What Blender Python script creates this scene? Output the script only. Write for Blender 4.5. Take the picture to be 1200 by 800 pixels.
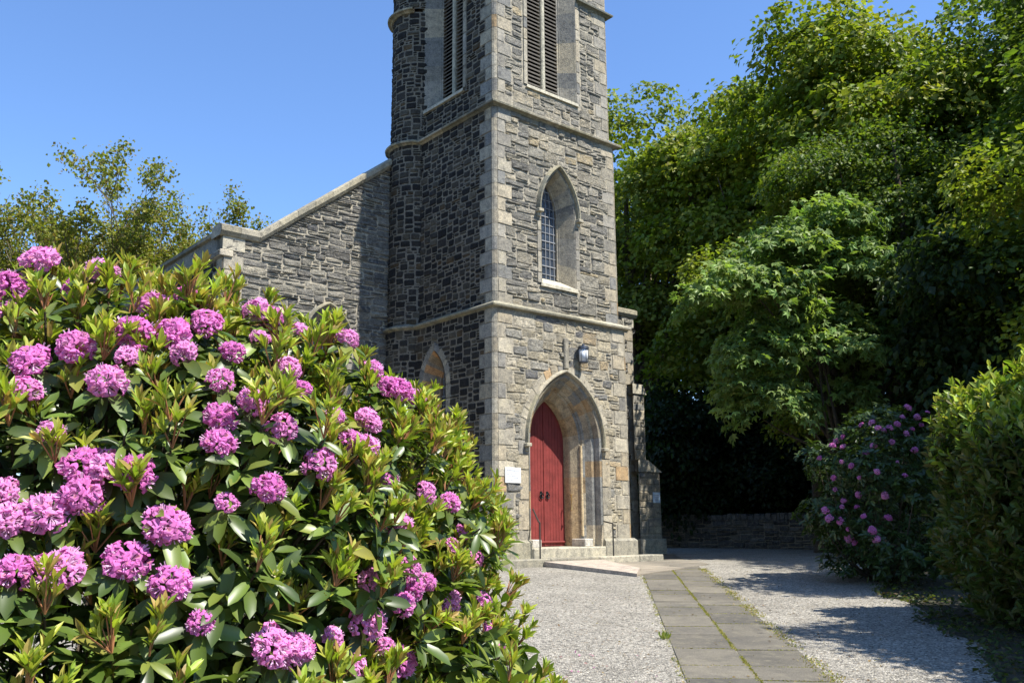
import bpy, math, random
import numpy as np
from math import sin, cos, pi, radians, atan, sqrt, tan
scn = bpy.context.scene
for o in list(bpy.data.objects): bpy.data.objects.remove(o)
COL = scn.collection
rng = np.random.default_rng(7); random.seed(7)
# ------------------------------------------------------------------ camera
F = 1068.0; PITCH = atan(216/F); RHO = 0.008
f0 = np.array([0, cos(PITCH), sin(PITCH)]); u0 = np.array([0, -sin(PITCH), cos(PITCH)]); r0 = np.array([1., 0, 0])
UP = cos(RHO)*u0+sin(RHO)*r0; RT = cos(RHO)*r0-sin(RHO)*u0
EYE = np.array([0, 0, 1.6])
from mathutils import Matrix, Vector
cd = bpy.data.cameras.new('camera'); cam = bpy.data.objects.new('camera', cd); COL.objects.link(cam)
cd.sensor_width = 36; cd.lens = F/1200*36; cd.clip_end = 3000; cd.clip_start = .05
m = Matrix([[RT[0], UP[0], -f0[0], EYE[0]], [RT[1], UP[1], -f0[1], EYE[1]], [RT[2], UP[2], -f0[2], EYE[2]], [0, 0, 0, 1]])
cam.matrix_world = m; scn.camera = cam
# ------------------------------------------------------------------ tower frame
AZ = radians(49.8)
U = np.array([sin(AZ), cos(AZ), 0]); V = np.array([-cos(AZ), sin(AZ), 0]); Z = np.array([0, 0, 1.])
BASE = 0.74; C = np.array([-.39, 19.6, BASE])
def W(s, t, z): return C+U*s+V*t+Z*z          # tower frame -> world
# ------------------------------------------------------------------ light
TH = radians(19.0); EL = radians(57.5)
hs = cos(TH)*(-V)+sin(TH)*U
SUN = hs*cos(EL)+Z*sin(EL)
w = bpy.data.worlds.new('World'); scn.world = w; w.use_nodes = True
nt = w.node_tree; bg = nt.nodes['Background']; sky = nt.nodes.new('ShaderNodeTexSky'); sky.sky_type = 'NISHITA'
sky.sun_disc = False; sky.sun_elevation = EL; sky.sun_rotation = math.atan2(SUN[0], SUN[1])
sky.air_density = 1.0; sky.dust_density = .15; sky.ozone_density = 2.5; sky.altitude = 50
sc_ = nt.nodes.new('ShaderNodeMix'); sc_.data_type = 'RGBA'; sc_.blend_type = 'MULTIPLY'; sc_.inputs[0].default_value = 1; sc_.inputs[7].default_value = (.80, .96, 1.17, 1)
nt.links.new(sky.outputs[0], sc_.inputs[6]); nt.links.new(sc_.outputs[2], bg.inputs[0]); bg.inputs[1].default_value = .112
ld = bpy.data.lights.new('sun', 'SUN'); ld.energy = 5.0; ld.angle = radians(.53); ld.color = (1, .955, .88)
lo = bpy.data.objects.new('sun', ld); COL.objects.link(lo)
lo.rotation_euler = Vector(SUN).to_track_quat('Z', 'Y').to_euler(); lo.location = (20, -15, 30)
scn.view_settings.view_transform = 'Standard'; scn.view_settings.look = 'None'
scn.view_settings.exposure = 1.02; scn.view_settings.gamma = 1; scn.view_settings.use_curve_mapping = False

# ------------------------------------------------------------------ pixel rays (for measuring where things stand)
def ray(x, y):
    d = f0*F+RT*(x-600)+UP*(400-y); return d/np.linalg.norm(d)
def at(x, y, Y):
    r = ray(x, y); return EYE+r*(Y/r[1])
def gz(x, y):
    y = np.asarray(y, float)
    return .0378*np.clip(y, -12, 19.6)

# ------------------------------------------------------------------ materials
def newmat(name):
    m = bpy.data.materials.new(name); m.use_nodes = True
    return m, m.node_tree, m.node_tree.nodes['Principled BSDF']
def N(nt, t, **k):
    n = nt.nodes.new(t)
    for a, b in k.items(): setattr(n, a, b)
    return n
def mix(nt, a, b, fac, typ='MULTIPLY'):
    n = N(nt, 'ShaderNodeMix', data_type='RGBA', blend_type=typ)
    for i, v in ((0, fac), (6, a), (7, b)):
        if hasattr(v, 'links'): nt.links.new(v, n.inputs[i])
        else: n.inputs[i].default_value = v if i == 0 else (*v, 1)
    return n.outputs[2]
def noise(nt, scale, detail=4, rough=.6, coord=None):
    n = N(nt, 'ShaderNodeTexNoise'); n.inputs['Scale'].default_value = scale; n.inputs['Detail'].default_value = detail
    n.inputs['Roughness'].default_value = rough
    if coord is not None: nt.links.new(coord, n.inputs['Vector'])
    return n.outputs['Fac']
def ramp(nt, fac, stops, interp='LINEAR'):
    n = N(nt, 'ShaderNodeValToRGB'); n.color_ramp.interpolation = interp
    e = n.color_ramp.elements
    while len(e) < len(stops): e.new(.5)
    for i, (p, c) in enumerate(stops): e[i].position = p; e[i].color = (*c, 1)
    nt.links.new(fac, n.inputs[0]); return n.outputs[0]
def bump(nt, b, h, dist, strength=1):
    n = N(nt, 'ShaderNodeBump'); n.inputs['Distance'].default_value = dist; n.inputs['Strength'].default_value = strength
    nt.links.new(h, n.inputs['Height']); nt.links.new(n.outputs[0], b.inputs['Normal'])
def pos(nt): return N(nt, 'ShaderNodeTexCoord').outputs['Object']

def stone_mat(name, bscale=1.0, lich=.35, attr=True, base=(.3, .29, .26), rough=.92, smear=0):
    m, nt, b = newmat(name); p = pos(nt)
    if attr:
        a = N(nt, 'ShaderNodeAttribute', attribute_name='tint').outputs['Color']
    else:
        r = N(nt, 'ShaderNodeRGB'); r.outputs[0].default_value = (*base, 1); a = r.outputs[0]
    n1 = ramp(nt, noise(nt, 7, 6, .7, p), [(.3, (.55, .55, .56)), (.5, (1, .99, .97)), (.72, (1.35, 1.3, 1.2))])
    c = mix(nt, a, n1, 1.0)
    n2 = ramp(nt, noise(nt, 38, 5, .75, p), [(.36, (.5, .5, .52)), (.52, (1, 1, 1)), (.68, (1.45, 1.42, 1.35))])
    c = mix(nt, c, n2, .75)
    lf = ramp(nt, noise(nt, 3.1, 7, .72, p), [(.56, (0, 0, 0)), (.68, (lich, lich, lich))])
    c = mix(nt, c, (.33, .30, .19), lf, 'MIX')
    if smear > 0:
        sm = ramp(nt, noise(nt, 11, 6, .7, p), [(.52, (0, 0, 0)), (.6, (smear, smear, smear))]); c = mix(nt, c, (.27, .25, .2), sm, 'MIX')
    nt.links.new(c, b.inputs['Base Color']); b.inputs['Roughness'].default_value = rough
    b.inputs['Specular IOR Level'].default_value = .25
    h = N(nt, 'ShaderNodeMath', operation='ADD')
    h2 = N(nt, 'ShaderNodeMath', operation='MULTIPLY'); nt.links.new(noise(nt, 14, 8, .7, p), h2.inputs[0]); h2.inputs[1].default_value = 1.0
    h3 = N(nt, 'ShaderNodeMath', operation='MULTIPLY'); nt.links.new(noise(nt, 60, 5, .7, p), h3.inputs[0]); h3.inputs[1].default_value = .35
    nt.links.new(h2.outputs[0], h.inputs[0]); nt.links.new(h3.outputs[0], h.inputs[1])
    bump(nt, b, h.outputs[0], .045*bscale)
    return m
M = {}
M['rubble'] = stone_mat('rough_grey_rubble', 2.2, .22, smear=.75)
M['whin'] = stone_mat('dark_whinstone', 1.2, .03)
M['ashlar'] = stone_mat('weathered_sandstone', .35, .3)
M['mortar'] = stone_mat('lime_mortar', .5, .05, False, (.33, .30, .235))
M['mortar_dark'] = stone_mat('shaded_side_mortar', .5, .05, False, (.185, .165, .13))  # lime mortar again, darkened in its colour to deepen the shaded walls
M['trim'] = stone_mat('lichened_trim_stone', .4, .55, False, (.35, .32, .25))
M['concrete'] = stone_mat('pale_concrete', .12, .05, False, (.38, .325, .27))

def plain(name, col, rough=.5, metal=0, spec=.5, var=0, vs=8, bmp=0):
    m, nt, b = newmat(name); p = pos(nt)
    if var:
        r = ramp(nt, noise(nt, vs, 5, .6, p), [(.3, tuple(c*(1-var) for c in col)), (.7, tuple(min(1, c*(1+var)) for c in col))])
        nt.links.new(r, b.inputs['Base Color'])
    else: b.inputs['Base Color'].default_value = (*col, 1)
    b.inputs['Roughness'].default_value = rough; b.inputs['Metallic'].default_value = metal; b.inputs['Specular IOR Level'].default_value = spec
    if bmp: bump(nt, b, noise(nt, vs*4, 4, .6, p), bmp)
    return m
M['door'] = plain('red_painted_boards', (.175, .030, .026), .6, 0, .3, .25, 4, .004)
M['iron'] = plain('black_iron', (.012, .012, .013), .5, .6, .5)
M['rail'] = plain('grey_painted_rail', (.05, .05, .045), .5, .5)
M['brass'] = plain('brass', (.72, .5, .2), .3, .9)
M['slate'] = plain('roof_slate', (.09, .095, .11), .6, 0, .4, .25, 6, .01)
M['lead'] = plain('lead_cames', (.27, .275, .28), .55, .1)
M['louvre'] = plain('weathered_louvre_slats', (.13, .115, .095), .85, 0, .2, .25, 12)
M['void'] = plain('dark_interior', (.006, .006, .006), .95, 0, .1)
M['paper'] = plain('white_sign_board', (.74, .74, .72), .45)
M['paperblue'] = plain('pale_blue_sign_board', (.55, .68, .80), .45)
M['ink'] = plain('printed_grey', (.25, .27, .32), .6)
M['lampcap'] = plain('lamp_dark_metal', (.09, .1, .12), .45, .6)
M['lampglass'] = plain('frosted_lamp_glass', (.62, .65, .68), .3, 0, .6)
M['glass'] = plain('old_window_glass', (.03, .04, .055), .12, 0, .9, .5, 2.5, .02)
M['bark'] = plain('bark', (.09, .07, .05), .9, 0, .2, .4, 20, .02)
M['twig'] = plain('grey_twig', (.16, .13, .09), .9, 0, .2, .3, 20)
M['shoot'] = plain('reddish_shoot_stem', (.30, .13, .055), .6, 0, .3, .3, 20)

def leaf_mat(name, rough=.45, spec=.5, trans=.35, tcol=(1.5, 1.7, .5)):
    m, nt, b = newmat(name)
    a = N(nt, 'ShaderNodeAttribute', attribute_name='tint').outputs['Color']
    nt.links.new(a, b.inputs['Base Color']); b.inputs['Roughness'].default_value = rough
    b.inputs['Specular IOR Level'].default_value = spec
    t = N(nt, 'ShaderNodeBsdfTranslucent'); nt.links.new(mix(nt, a, tcol, 1.0), t.inputs[0])
    mx = N(nt, 'ShaderNodeMixShader'); mx.inputs[0].default_value = trans
    nt.links.new(b.outputs[0], mx.inputs[1]); nt.links.new(t.outputs[0], mx.inputs[2])
    nt.links.new(mx.outputs[0], nt.nodes['Material Output'].inputs[0])
    return m
M['leaf_glossy'] = leaf_mat('glossy_evergreen_leaf', .38, .42, .2)
M['leaf_new'] = leaf_mat('fresh_shoot_leaf', .45, .4, .35, (1.2, 1.25, .6))
M['leaf_tree'] = leaf_mat('broadleaf_tree_leaf', .5, .3, .42, (1.2, 1.3, .5))
M['petal'] = leaf_mat('mauve_petal', .6, .2, .30, (1.15, .9, 1.2))

# gravel
m, nt, b = newmat('pale_gravel'); p = pos(nt)
v = N(nt, 'ShaderNodeTexVoronoi'); v.inputs['Scale'].default_value = 48; nt.links.new(p, v.inputs['Vector'])
sep = N(nt, 'ShaderNodeSeparateColor'); nt.links.new(v.outputs['Color'], sep.inputs[0])
c = ramp(nt, sep.outputs[0], [(0, (.08, .075, .065)), (.3, (.235, .222, .19)), (.6, (.32, .30, .257)), (.85, (.39, .36, .305)), (1, (.53, .50, .43))])
c = mix(nt, c, ramp(nt, noise(nt, 1.1, 6, .7, p), [(.35, (.80, .79, .77)), (.65, (1.08, 1.07, 1.05))]), 1.0)
lf = ramp(nt, noise(nt, .9, 8, .75, p), [(.57, (0, 0, 0)), (.75, (.4, .4, .4))])
c = mix(nt, c, (.25, .215, .14), lf, 'MIX')
nt.links.new(c, b.inputs['Base Color']); b.inputs['Roughness'].default_value = .9; b.inputs['Specular IOR Level'].default_value = .2
v2 = N(nt, 'ShaderNodeTexVoronoi'); v2.inputs['Scale'].default_value = 48; nt.links.new(p, v2.inputs['Vector'])
inv = N(nt, 'ShaderNodeMath', operation='SUBTRACT'); inv.inputs[0].default_value = 1; nt.links.new(v2.outputs['Distance'], inv.inputs[1])
bump(nt, b, inv.outputs[0], .022)
M['gravel'] = m
M['pebble'] = stone_mat('loose_pebble', .1, .0, True)
# slabs
m, nt, b = newmat('grey_paving_slab'); p = pos(nt)
a = N(nt, 'ShaderNodeAttribute', attribute_name='tint').outputs['Color']
c = mix(nt, a, ramp(nt, noise(nt, 1.6, 8, .75, p), [(.3, (.6, .6, .6)), (.7, (1.35, 1.31, 1.2))]), 1.0)
c = mix(nt, c, ramp(nt, noise(nt, 90, 3, .7, p), [(.35, (.6, .6, .6)), (.65, (1.35, 1.35, 1.35))]), .8)
lf = ramp(nt, noise(nt, 9, 7, .8, p), [(.52, (0, 0, 0)), (.68, (.65, .65, .65))])
c = mix(nt, c, (.21, .19, .125), lf, 'MIX')
nt.links.new(c, b.inputs['Base Color']); b.inputs['Roughness'].default_value = .85; bump(nt, b, noise(nt, 60, 5, .7, p), .008)
M['slab'] = m
# soil
m, nt, b = newmat('dark_leafy_soil'); p = pos(nt)
c = ramp(nt, noise(nt, 5, 9, .75, p), [(.3, (.018, .014, .008)), (.5, (.05, .04, .022)), (.62, (.045, .055, .018)), (.75, (.11, .08, .045))])
nt.links.new(c, b.inputs['Base Color']); b.inputs['Roughness'].default_value = .95; bump(nt, b, noise(nt, 25, 6, .75, p), .05)
M['soil'] = m

# ------------------------------------------------------------------ mesh helpers
def tag(o, label=None, cat=None, group=None, kind=None):
    if label: o['label'] = label
    if cat: o['category'] = cat
    if group: o['group'] = group
    if kind: o['kind'] = kind
    return o
def empty(name, loc, label, cat, group=None, rz=0):
    o = bpy.data.objects.new(name, None); COL.objects.link(o); o.location = loc; o.rotation_euler = (0, 0, rz); o.empty_display_size = .2
    return tag(o, label, cat, group)
def fastmesh(name, verts, faces, nper, mat, tint=None, smooth=False, matidx=None):
    """verts (n,3); faces flat index array; nper (nf,) loop counts; tint (n,3)."""
    me = bpy.data.meshes.new(name)
    verts = np.asarray(verts, np.float32); faces = np.asarray(faces, np.int32).ravel(); nper = np.asarray(nper, np.int32)
    me.vertices.add(len(verts)); me.vertices.foreach_set('co', verts.ravel())
    me.loops.add(len(faces)); me.loops.foreach_set('vertex_index', faces)
    me.polygons.add(len(nper))
    st = np.concatenate([[0], np.cumsum(nper)[:-1]]).astype(np.int32)
    me.polygons.foreach_set('loop_start', st)
    me.polygons.foreach_set('use_smooth', np.full(len(nper), smooth))
    for mm in (mat if isinstance(mat, (list, tuple)) else [mat]): me.materials.append(mm)
    if matidx is not None: me.polygons.foreach_set('material_index', np.asarray(matidx, np.int32))
    if tint is not None:
        a = me.attributes.new('tint', 'FLOAT_COLOR', 'POINT')
        t = np.ones((len(verts), 4), np.float32); t[:, :3] = tint; a.data.foreach_set('color', t.ravel())
    me.update(calc_edges=True); me.validate()
    return me
def link(name, me, parent=None, loc=None):
    o = bpy.data.objects.new(name, me); COL.objects.link(o)
    if parent is not None: o.parent = parent
    if loc is not None: o.location = loc
    return o
class MB:
    """collects polygons, with a material slot and a tint per polygon, into ONE mesh"""
    def __init__(s): s.v = []; s.f = []; s.n = []; s.c = []; s.m = []; s.k = 0
    def add(s, verts, faces, col=(.3, .3, .3), mi=0):
        verts = np.asarray(verts, float).reshape(-1, 3)
        s.v.append(verts); s.c.append(np.tile(np.asarray(col, float), (len(verts), 1)) if np.ndim(col) == 1 else np.asarray(col))
        for f in faces: s.f.extend([i+s.k for i in f]); s.n.append(len(f)); s.m.append(mi)
        s.k += len(verts)
    def grid(s, P, col=(.3, .3, .3), mi=0, closed=False):
        P = np.asarray(P); a, b = P.shape[:2]; fs = []
        for i in range(a-1):
            for j in range(b-1 if not closed else b):
                k = (j+1) % b
                fs.append((i*b+j, i*b+k, (i+1)*b+k, (i+1)*b+j))
        s.add(P.reshape(-1, 3), fs, col, mi)
    def box(s, p0, p1, fr=None, col=(.3, .3, .3), mi=0, bev=0.0):
        (x0, y0, z0), (x1, y1, z1) = p0, p1
        if bev <= 0:
            v = [(x, y, z) for z in (z0, z1) for y in (y0, y1) for x in (x0, x1)]
            f = [(0, 2, 3, 1), (4, 5, 7, 6), (0, 1, 5, 4), (2, 6, 7, 3), (0, 4, 6, 2), (1, 3, 7, 5)]
        else:
            v = []; f = []
            cx, cy, cz = (x0+x1)/2, (y0+y1)/2, (z0+z1)/2; hx, hy, hz = abs(x1-x0)/2, abs(y1-y0)/2, abs(z1-z0)/2
            bm_ = [(sx, sy, sz) for sx in (-1, 1) for sy in (-1, 1) for sz in (-1, 1)]
            idx = {}
            for sx, sy, sz in bm_:
                for ax in range(3):
                    q = [hx-bev, hy-bev, hz-bev]; q[ax] += bev
                    idx[(sx, sy, sz, ax)] = len(v); v.append((cx+sx*q[0], cy+sy*q[1], cz+sz*q[2]))
            for ax in range(3):
                for sg in (-1, 1):
                    o = [i for i in range(3) if i != ax]; r = []
                    for a, b2 in ((-1, -1), (1, -1), (1, 1), (-1, 1)):
                        t = [0, 0, 0]; t[ax] = sg; t[o[0]] = a; t[o[1]] = b2; r.append(idx[(*t, ax)])
                    f.append(r)
            for a in range(3):
                for b2 in range(a+1, 3):
                    o = 3-a-b2
                    for sa in (-1, 1):
                        for sb in (-1, 1):
                            r = []
                            for so, axx in ((-1, a), (-1, b2), (1, b2), (1, a)):
                                t = [0, 0, 0]; t[a] = sa; t[b2] = sb; t[o] = so; r.append(idx[(*t, axx)])
                            f.append(r)
            for c_ in bm_: f.append([idx[(*c_, i)] for i in range(3)])
        v = np.array(v, float)
        if fr is not None: v = np.array([fr(*q) for q in v])
        s.add(v, f, col, mi)
    def tube(s, pts, rad, n=6, col=(.3, .3, .3), mi=0, caps=True):
        pts = np.asarray(pts, float); k = len(pts); rad = np.broadcast_to(rad, (k,))
        T = np.gradient(pts, axis=0); T /= np.linalg.norm(T, axis=1)[:, None]+1e-9
        ref = np.array([0, 0, 1.]) if abs(T[0][2]) < .9 else np.array([1., 0, 0])
        A = np.cross(T, ref); A /= np.linalg.norm(A, axis=1)[:, None]+1e-9; B = np.cross(T, A)
        an = np.linspace(0, 2*pi, n, endpoint=False)
        P = pts[:, None]+rad[:, None, None]*(A[:, None]*np.cos(an)[None, :, None]+B[:, None]*np.sin(an)[None, :, None])
        s.grid(P, col, mi, closed=True)
        if caps: s.add(P[0], [tuple(range(n))], col, mi); s.add(P[-1], [tuple(range(n))], col, mi)
    def lathe(s, prof, c=(0, 0, 0), n=20, col=(.3, .3, .3), mi=0):
        an = np.linspace(0, 2*pi, n, endpoint=False)
        P = np.array([[(c[0]+r*cos(a), c[1]+r*sin(a), c[2]+z) for a in an] for r, z in prof]); s.grid(P, col, mi, closed=True)
    def mesh(s, name, mats, smooth=False):
        return fastmesh(name, np.concatenate(s.v), s.f, s.n, mats, np.concatenate(s.c), smooth, s.m)
    def build(s, name, mats, parent=None, loc=None, smooth=False):
        return link(name, s.mesh(name, mats, smooth), parent, loc)
def L(s, t, z): return U*s+V*t+Z*z            # church-local point (relative to C)

# ---- masonry
FRONT = [((.20, .188, .157), 5), ((.235, .218, .178), 6), ((.155, .149, .132), 3), ((.27, .245, .19), 4), ((.31, .275, .205), 2), ((.32, .265, .17), .8), ((.115, .112, .102), 1.3)]
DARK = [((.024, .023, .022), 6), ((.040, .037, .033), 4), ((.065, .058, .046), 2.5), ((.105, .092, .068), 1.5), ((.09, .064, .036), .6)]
BUFF = [((.345, .30, .22), 4), ((.375, .34, .265), 4), ((.30, .275, .22), 3), ((.375, .265, .15), .8), ((.225, .215, .19), 1)]
GREYBUFF = [((.285, .26, .205), 4), ((.24, .225, .19), 4), ((.33, .29, .215), 2), ((.18, .178, .165), 2)]
LOWF = [((.285, .255, .19), 5), ((.34, .30, .215), 5), ((.175, .172, .16), 2.2), ((.37, .335, .26), 3), ((.35, .28, .18), 1.1), ((.13, .13, .128), 1.5), ((.22, .21, .18), 2)]
def brighter(pal, k): return [(tuple(x*k for x in c), w_) for c, w_ in pal]
FRONT = brighter(FRONT, 1.36); LOWF = brighter(LOWF, 1.38); GREYBUFF = brighter(GREYBUFF, 1.08)
def pick(pal):
    wts = np.array([p[1] for p in pal]); c = np.array(pal[rng.choice(len(pal), p=wts/wts.sum())][0])
    return np.clip(c*rng.uniform(.82, 1.18), 0, .8)
def patch(mb, fm, x0, x1, z0, z1, h, pal, mi=0, jit=.012, rough=.5, inset=.03):
    """one stone: bevelled, uneven block face; fm(x,z,depth)->point"""
    wdt, hgt = x1-x0, z1-z0
    ix = min(inset, wdt*.3)/wdt; iz = min(inset*.8, hgt*.3)/hgt
    us = np.array([0, ix, .5, 1-ix, 1]) if wdt < .5 else np.array([0, ix, .3, .6, 1-ix, 1]); vs = np.array([0, iz, .5, 1-iz, 1])
    cj = rng.uniform(-jit, jit, (2, 2, 2))*(1.0 if rough < .7 else 1.9); P = []
    nz = len(vs); nx = len(us)
    hb = h*rng.uniform(.5, 1.4); tx, tz = rng.uniform(-.35, .35, 2)*rough
    for j, v in enumerate(vs):
        for i, u in enumerate(us):
            ed = (i in (0, nx-1)) or (j in (0, nz-1)); cor = (i in (0, nx-1)) and (j in (0, nz-1))
            x = x0+u*wdt; z = z0+v*hgt
            x += (cj[0, 0, 0]*(1-u)*(1-v)+cj[0, 1, 0]*u*(1-v)+cj[1, 0, 0]*(1-u)*v+cj[1, 1, 0]*u*v)
            z += (cj[0, 0, 1]*(1-u)*(1-v)+cj[0, 1, 1]*u*(1-v)+cj[1, 0, 1]*(1-u)*v+cj[1, 1, 1]*u*v)
            if cor: x += (1 if i == 0 else -1)*min(.02, wdt*.1)*rough*1.4; z += (1 if j == 0 else -1)*min(.015, hgt*.1)*rough*1.4
            elif ed: x += rng.uniform(-.5, .5)*jit; z += rng.uniform(-.5, .5)*jit
            d = (-.012 if rough < .7 else rng.uniform(-.012, .010)) if ed else hb*(1+tx*(u-.5)*2+tz*(v-.5)*2+rng.uniform(-.6, .6)*rough)
            P.append(fm(x, z, d))
    mb.grid(np.array(P).reshape(nz, nx, 3), pick(pal), mi)
def mason(mb, fm, x0, x1, z0, z1, excl, pal, cw=.08, ch=.072, wr=(2, 6), hr=(1, 4), h=.03, gap=.014, jit=.012, rough=.6, mi=0):
    nx = max(1, int(round((x1-x0)/cw))); nz = max(1, int(round((z1-z0)/ch))); cw = (x1-x0)/nx; ch = (z1-z0)/nz
    occ = np.zeros((nz, nx), bool)
    for j in range(nz):
        for i in range(nx):
            if excl(x0+(i+.5)*cw, z0+(j+.5)*ch): occ[j, i] = True
    for j in range(nz):
        for i in range(nx):
            if occ[j, i]: continue
            wd = int(rng.integers(wr[0], wr[1]+1)); hh = int(rng.integers(hr[0], hr[1]+1))
            if hh > wd: wd = hh+1
            hh0 = hh
            k = 1
            while k < wd and i+k < nx and not occ[j, i+k]: k += 1
            wd = k
            if i+wd+1 <= nx and i+wd < nx and (i+wd+1 >= nx or occ[j, i+wd+1]) and not occ[j, i+wd]: wd += 1
            hh = min(hh, max(1, int(wd*.75)))
            q = 1
            while q < hh and j+q < nz and not occ[j+q, i:i+wd].any(): q += 1
            if j+q == nz-1: q += 1 if not occ[j+q, i:i+wd].any() else 0
            occ[j:j+q, i:i+wd] = True
            g = gap/2
            patch(mb, fm, x0+i*cw+g, x0+(i+wd)*cw-g, z0+j*ch+g, z0+(j+q)*ch-g, h, pal, mi, jit, rough)
def arch_half(x, wd, zs, h):
    """height of a pointed arch's line above springing at distance x from its centre"""
    R = (wd*wd+h*h)/(2*wd); x = abs(x)
    if x >= wd: return zs
    return zs+sqrt(max(0, R*R-(x-(wd-R))**2))
def arch_path(cx, wd, zs, h, z0, nj=8, na=12):
    R = (wd*wd+h*h)/(2*wd); cc = wd-R; a1 = math.acos(max(-1, min(1, -cc/R)))
    r = [(wd, z0+(zs-z0)*i/nj) for i in range(nj)]+[(cc+R*cos(a), zs+R*sin(a)) for a in np.linspace(0, a1, na+1)]
    lft = [(-x, z) for x, z in r]
    return np.array([(cx+x, z) for x, z in lft+r[-2::-1]])     # left bottom, up, apex, down to right bottom
def backing(mb, fm, x0, x1, z0, z1, holes=(), mi=0, n=1, col=(.3, .3, .3), d=0.0):
    """plain wall sheet (mortar) with arched openings; holes=(cx,w,zs,h,z0)"""
    xs = sorted(set([x0, x1]+list(np.linspace(x0, x1, n+1))+[float(x) for (cx, wd, zs, h, zb) in holes for x in np.linspace(cx-wd, cx+wd, 25)]))
    for a, b in zip(xs[:-1], xs[1:]):
        mdl = (a+b)/2; segs = [(z0, z0, z1, z1)]
        for (cx, wd, zs, h, zb) in holes:
            if abs(mdl-cx) < wd:
                ta, tb = arch_half(a-cx, wd, zs, h), arch_half(b-cx, wd, zs, h)
                segs = [(z0, z0, zb, zb), (ta, tb, z1, z1)]
        for (za, zb_, zc, zd) in segs:
            if zc > za or zd > zb_: mb.add([fm(a, za, d), fm(b, zb_, d), fm(b, zd, d), fm(a, zc, d)], [(0, 1, 2, 3)], col, mi)
def blocks_along(n, lo, hi):
    out = []; i = 0
    while i < n-1:
        k = int(rng.integers(lo, hi+1)); j = min(n-1, i+k)
        if n-1-j < lo-0: j = n-1 if n-1-j <= 1 else j
        out.append((i, j)); i = j
    return out
def loft_blocks(mb, rings, fm, pal, lo=2, hi=3, mi=0):
    """rings: list of (path(n,2), depth) from outside to inside; each block its own island and tint"""
    n = len(rings[0][0])
    for i, j in blocks_along(n, lo, hi):
        P = [[fm(pth[k][0], pth[k][1], -d) for k in range(i, j+1)] for pth, d in rings]
        mb.grid(np.array(P), pick(pal), mi)
def ring_blocks(mb, inner, outer, fm, pal, proud=.015, lo=1, hi=2, mi=0, var=.06):
    n = len(inner)
    for i, j in blocks_along(n, lo, hi):
        e = rng.uniform(-var, var) if var else 0
        rows = []
        for t, d in ((0, -.008), (.06, proud), (.94+e, proud), (1.0+e, -.008)):
            row = []
            for k in range(i, j+1):
                q = inner[k]+(outer[k]-inner[k])*t
                row.append(fm(q[0], q[1], d))
            row = np.array(row); c0 = row.mean(0); a, b = row[0].copy(), row[-1].copy()
            row[0] = a+(row[1]-a)*.04; row[-1] = b+(row[-2]-b)*.04
            rows.append(row)
        mb.grid(np.array(rows), pick(pal), mi)
def sweep(mb, path, prof, closed, lift=0, col=(.3, .3, .3), mi=0, pal=None, seg=.8):
    """path: plan points (s,t) ordered so that outward is to the RIGHT of travel; prof: (out, z)"""
    path = np.array(path, float); n = len(path); offs = []
    for i in range(n):
        a = path[i-1] if (closed or i > 0) else None; c_ = path[(i+1) % n] if (closed or i < n-1) else None; p = path[i]
        ns = []
        for q0, q1 in ((a, p), (p, c_)):
            if q0 is None or q1 is None: continue
            d = q1-q0; d /= np.linalg.norm(d); ns.append(np.array([d[1], -d[0]]))
        if len(ns) == 1: o = ns[0]
        else: o = ns[0]+ns[1]; o /= max(.2, (o@ns[0]))
        offs.append(o)
    rng_ = range(n if closed else n-1)
    for i in rng_:
        j = (i+1) % n; Ld = np.linalg.norm(path[j]-path[i]); kk = max(1, int(round(Ld/seg)))
        for q in range(kk):
            ta, tb = q/kk, (q+1)/kk; P = []
            jx = rng.uniform(-.004, .004)
            for (o, z) in prof:
                A = path[i]+offs[i]*(o+(jx if o > 0 else 0)); B = path[j]+offs[j]*(o+(jx if o > 0 else 0))
                a_ = A+(B-A)*ta; b_ = A+(B-A)*tb
                P.append([L(a_[0], a_[1], z+lift), L(b_[0], b_[1], z+lift)])
            mb.grid(np.array(P), pick(pal) if pal else col, mi)

# ================================================================== GROUND
def ground_sheet(name, xl, xr, ys, mat, lift, kind='structure', nx=12, tint=None):
    P = []
    for y in ys:
        a, b = xl(y), xr(y); P.append([(x, y, float(gz(x, y))+lift) for x in np.linspace(a, b, nx)])
    mb = MB(); mb.grid(np.array(P)); o = mb.build(name, mat, smooth=True); tag(o, kind=kind); return o
ys = np.concatenate([[-600, -100, -40, -12], np.arange(-10, 20, 2.), [19.6, 24, 30, 40, 60, 100, 300, 1200]])
ground_sheet('ground', lambda y: -900, lambda y: 900, ys, M['soil'], -.004, nx=40)
def bed_x(y):
    b = np.interp(y, [-6, 4, 7.97, 11, 14.67, 17.94, 22, 27, 31, 36], [2.9, 3.3, 4.15, 5.0, 5.75, 6.7, 8.6, 11, 13.5, 16])
    return b+.12*sin(y*2.1)+.07*sin(y*5.3)
ys = np.sort(np.concatenate([np.arange(-12, 19.5, .5), [19.6], np.arange(20, 35.6, .5)]))
ground_sheet('gravel', lambda y: -9, bed_x, ys, M['gravel'], .004, nx=10)

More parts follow.
